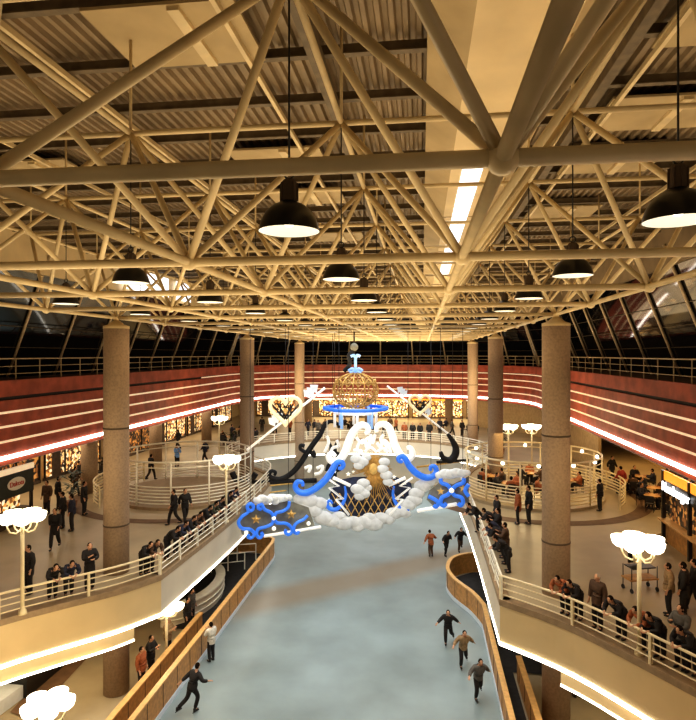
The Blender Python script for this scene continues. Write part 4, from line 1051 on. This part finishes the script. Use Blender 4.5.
# hearts
def heart(px, py, d, half, label, tail, head):
    h = Facet('lit_heart', label, 'ornament', px, py, d, 0)
    pts = []
    for q in range(40):
        a = 2 * PI * q / 40; x = 16 * math.sin(a) ** 3; y = 13 * math.cos(a) - 5 * math.cos(2 * a) - 2 * math.cos(3 * a) - math.cos(4 * a)
        pts.append((px + x / 16 * half, py - (y + 2) / 16 * half))
    MB().tube([h.p(a, b_, .1) for a, b_ in pts], half * .13 * d / F, 8, True).obj('heart_frame', M['heart'], h.t)
    mb = MB()
    for q in (-.55, -.15, .25, .65):
        for sg in (1, -1):
            mb.tube([h.p(px + sg * half * (q - .35), py + half * (-.45), .05), h.p(px + sg * half * (q * .35 + .15), py + half * .55, .05)], .05, 5)
    mb.obj('lattice', M['silh'], h.t)
    h.star(px, py, half * .22, M['goldp'])
    h.line('arrow_shaft', [tail, head], .07, M['lit'], 0, 1)
    v = Vector((head[0] - tail[0], head[1] - tail[1])); v.normalize(); nrm = Vector((-v.y, v.x)) * half * .35
    for base in (Vector((px, py)) + v * half * 1.55, Vector((px, py)) - v * half * 1.35):
        for sg in (1, -1):
            for r_ in (0, .3, .6):
                b1 = base + v * half * r_ * .9
                h.poly('feather', [tuple(b1), tuple(b1 + nrm * sg + v * half * .2), tuple(b1 + v * half * .6)], M['wing'], .04, .04)
    h.cable(px, py - half * .9)
heart(285.5, 411, 32.5, 15.5, 'larger lit heart with lattice pierced by a white arrow, in front of the left columns', (247, 450), (325, 388))
heart(420, 405, 43, 10.8, 'smaller lit heart pierced by a white arrow above the far rail on the right', (450, 435), (387, 386))
# dark cut-out scrolls
s1 = Facet('dark_scroll', 'large black silhouetted scroll sweeping down left of the crown', 'ornament', 300, 460, 38.5, .15)
s1.line('scroll', [Z2(*q) for q in ((590, -10), (586, -28), (560, -42), (535, -38), (515, -15), (500, 20), (470, 60), (435, 110), (400, 165), (355, 215), (305, 243), (262, 240), (244, 222), (256, 204), (276, 210), (270, 226))], .19, M['silh'], 0, taper=True)
s1.line('curl', [Z2(*q) for q in ((425, 110), (400, 95), (402, 76), (420, 80))], .12, M['silh'], 0)
s1.line('curl', [Z2(*q) for q in ((450, 110), (470, 130), (460, 105))], .14, M['silh'], 0)
s1.line('ledge', [Z2(*q) for q in ((60, 210), (80, 245), (120, 262), (160, 240), (178, 215))], .2, M['silh'], 0)
s1.line('ledge', [Z2(90, 265), Z2(480, 250)], .16, M['silh'], 0, 1)
s1.line('ledge_rail', [Z2(20, 300), Z2(360, 265)], .05, M['goldp'], .1, 1); s1.line('ledge_rail', [Z2(20, 340), Z2(330, 300)], .05, M['goldp'], .1, 1)
s1.cable(*Z2(560, -42))
s2 = Facet('dark_cutout', 'black silhouetted leaf panel with white fringes behind the lit arches', 'ornament', 330, 460, 37.5, 0)
mb = []
for k in range(16):
    a = 2 * PI * k / 16; rr = (11 if k % 2 else 7); mb.append((333 + rr * math.cos(a) * .8, 462 + rr * math.sin(a) * 2.1))
s2.poly('leaf_panel', mb, M['silh'], 0)
for q in (((545, 130), (560, 90), (590, 80), (580, 50)), ((480, 190), (510, 180), (500, 210), (470, 220)), ((420, 190), (450, 180), (440, 210)), ((520, 110), (540, 60), (530, 30))): s2.line('white_fringe', [Z2(*k) for k in q], .10, M['lit'], .12)
s2.line('hanger_rod', [Z2(532, -50), Z2(532, 170)], .03, M['railw'], .1, 1); s2.cable(*Z2(570, -10))
s3 = Facet('dark_scroll', 'black silhouetted crescent scroll above the right banner', 'ornament', 452, 450, 40, .1)
s3.line('scroll', [Z3(*q) for q in ((500, 108), (512, 138), (545, 150), (570, 128), (576, 92), (560, 55), (535, 20))], .26, M['silh'], 0, taper=True)
s3.line('ledge', [Z3(480, 160), Z3(640, 150)], .10, M['silh'], 0, 1); s3.line('ledge', [Z3(380, 185), Z3(640, 150)], .07, M['gold'], 0, 1)
s3.cable(*Z3(560, 55))

# ================================================================== LIGHTS
W = bpy.data.worlds.new('World'); bpy.context.scene.world = W; W.use_nodes = True
W.node_tree.nodes['Background'].inputs[0].default_value = (1, .80, .52, 1); W.node_tree.nodes['Background'].inputs[1].default_value = .16
def area(loc, rot, sx, sy, e, col, spread=PI):  # unseen rectangle light without a fixture, used as fill
    l = bpy.data.lights.new('area', 'AREA'); l.shape = 'RECTANGLE'; l.size = sx; l.size_y = sy; l.energy = e; l.color = col; l.spread = spread
    o = bpy.data.objects.new('area', l); C.objects.link(o); o.location = loc; o.rotation_euler = rot; return o
WARM = (1, .76, .44); COOL = (.86, .94, 1)
area((-3.5, 16, 12.2), (PI, 0, 0), 12, 20, 720, WARM); area((-3.5, 46, 12.2), (PI, 0, 0), 14, 26, 1900, WARM)                  # up onto the roof
area((-15.5, 28, 12.6), (PI, 0, 0), 4, 50, 420, WARM); area((-3.5, 50, 10), (PI / 2, 0, 0), 24, 3, 850, WARM, 2.2)
area((8, 28, 12.6), (PI, 0, 0), 4, 50, 650, WARM)
area((-3.5, 40, 14.2), (0, 0, 0), 10, 50, 2300, COOL, 2.0)               # down onto ice
area((-3.5, 16, 14.0), (0, 0, 0), 14, 16, 500, WARM)
for y in (15, 25, 35, 45): area((14.4, y, 7.6), (0, 0, 0), 5, 7, 170, (1, .62, .25))
for y in (20, 32, 44, 56): area((-22.0, y, 7.6), (0, 0, 0), 4, 8, 170, (1, .78, .52))
for x in (-14, -4, 6): area((x, 74, 7.6), (0, 0, 0), 8, 5, 420, (1, .82, .52))
area((6.5, 36.2, MID + 3.4), (0, 0, 0), 4, 4, 160, (1, .72, .32))
for y in (12, 20): area((7.5, y, 3.0), (0, 0, 0), 4, 6, 80, WARM); area((-14, y, 2.7), (0, 0, 0), 6, 6, 130, WARM)
area((-3.8, 26.5, 9.5), (PI / 2 * .95, 0, 0), 8, 3, 120, COOL); area((-4, 48, 2.2), (PI / 2, 0, 0), 20, 1.5, 420, COOL)           # unseen fill added for the ornaments and the far lower wall

for o in bpy.data.objects:
    if o.get('label') and not 4 <= len(o['label'].split()) <= 16: print('BADLABEL', o['label'])
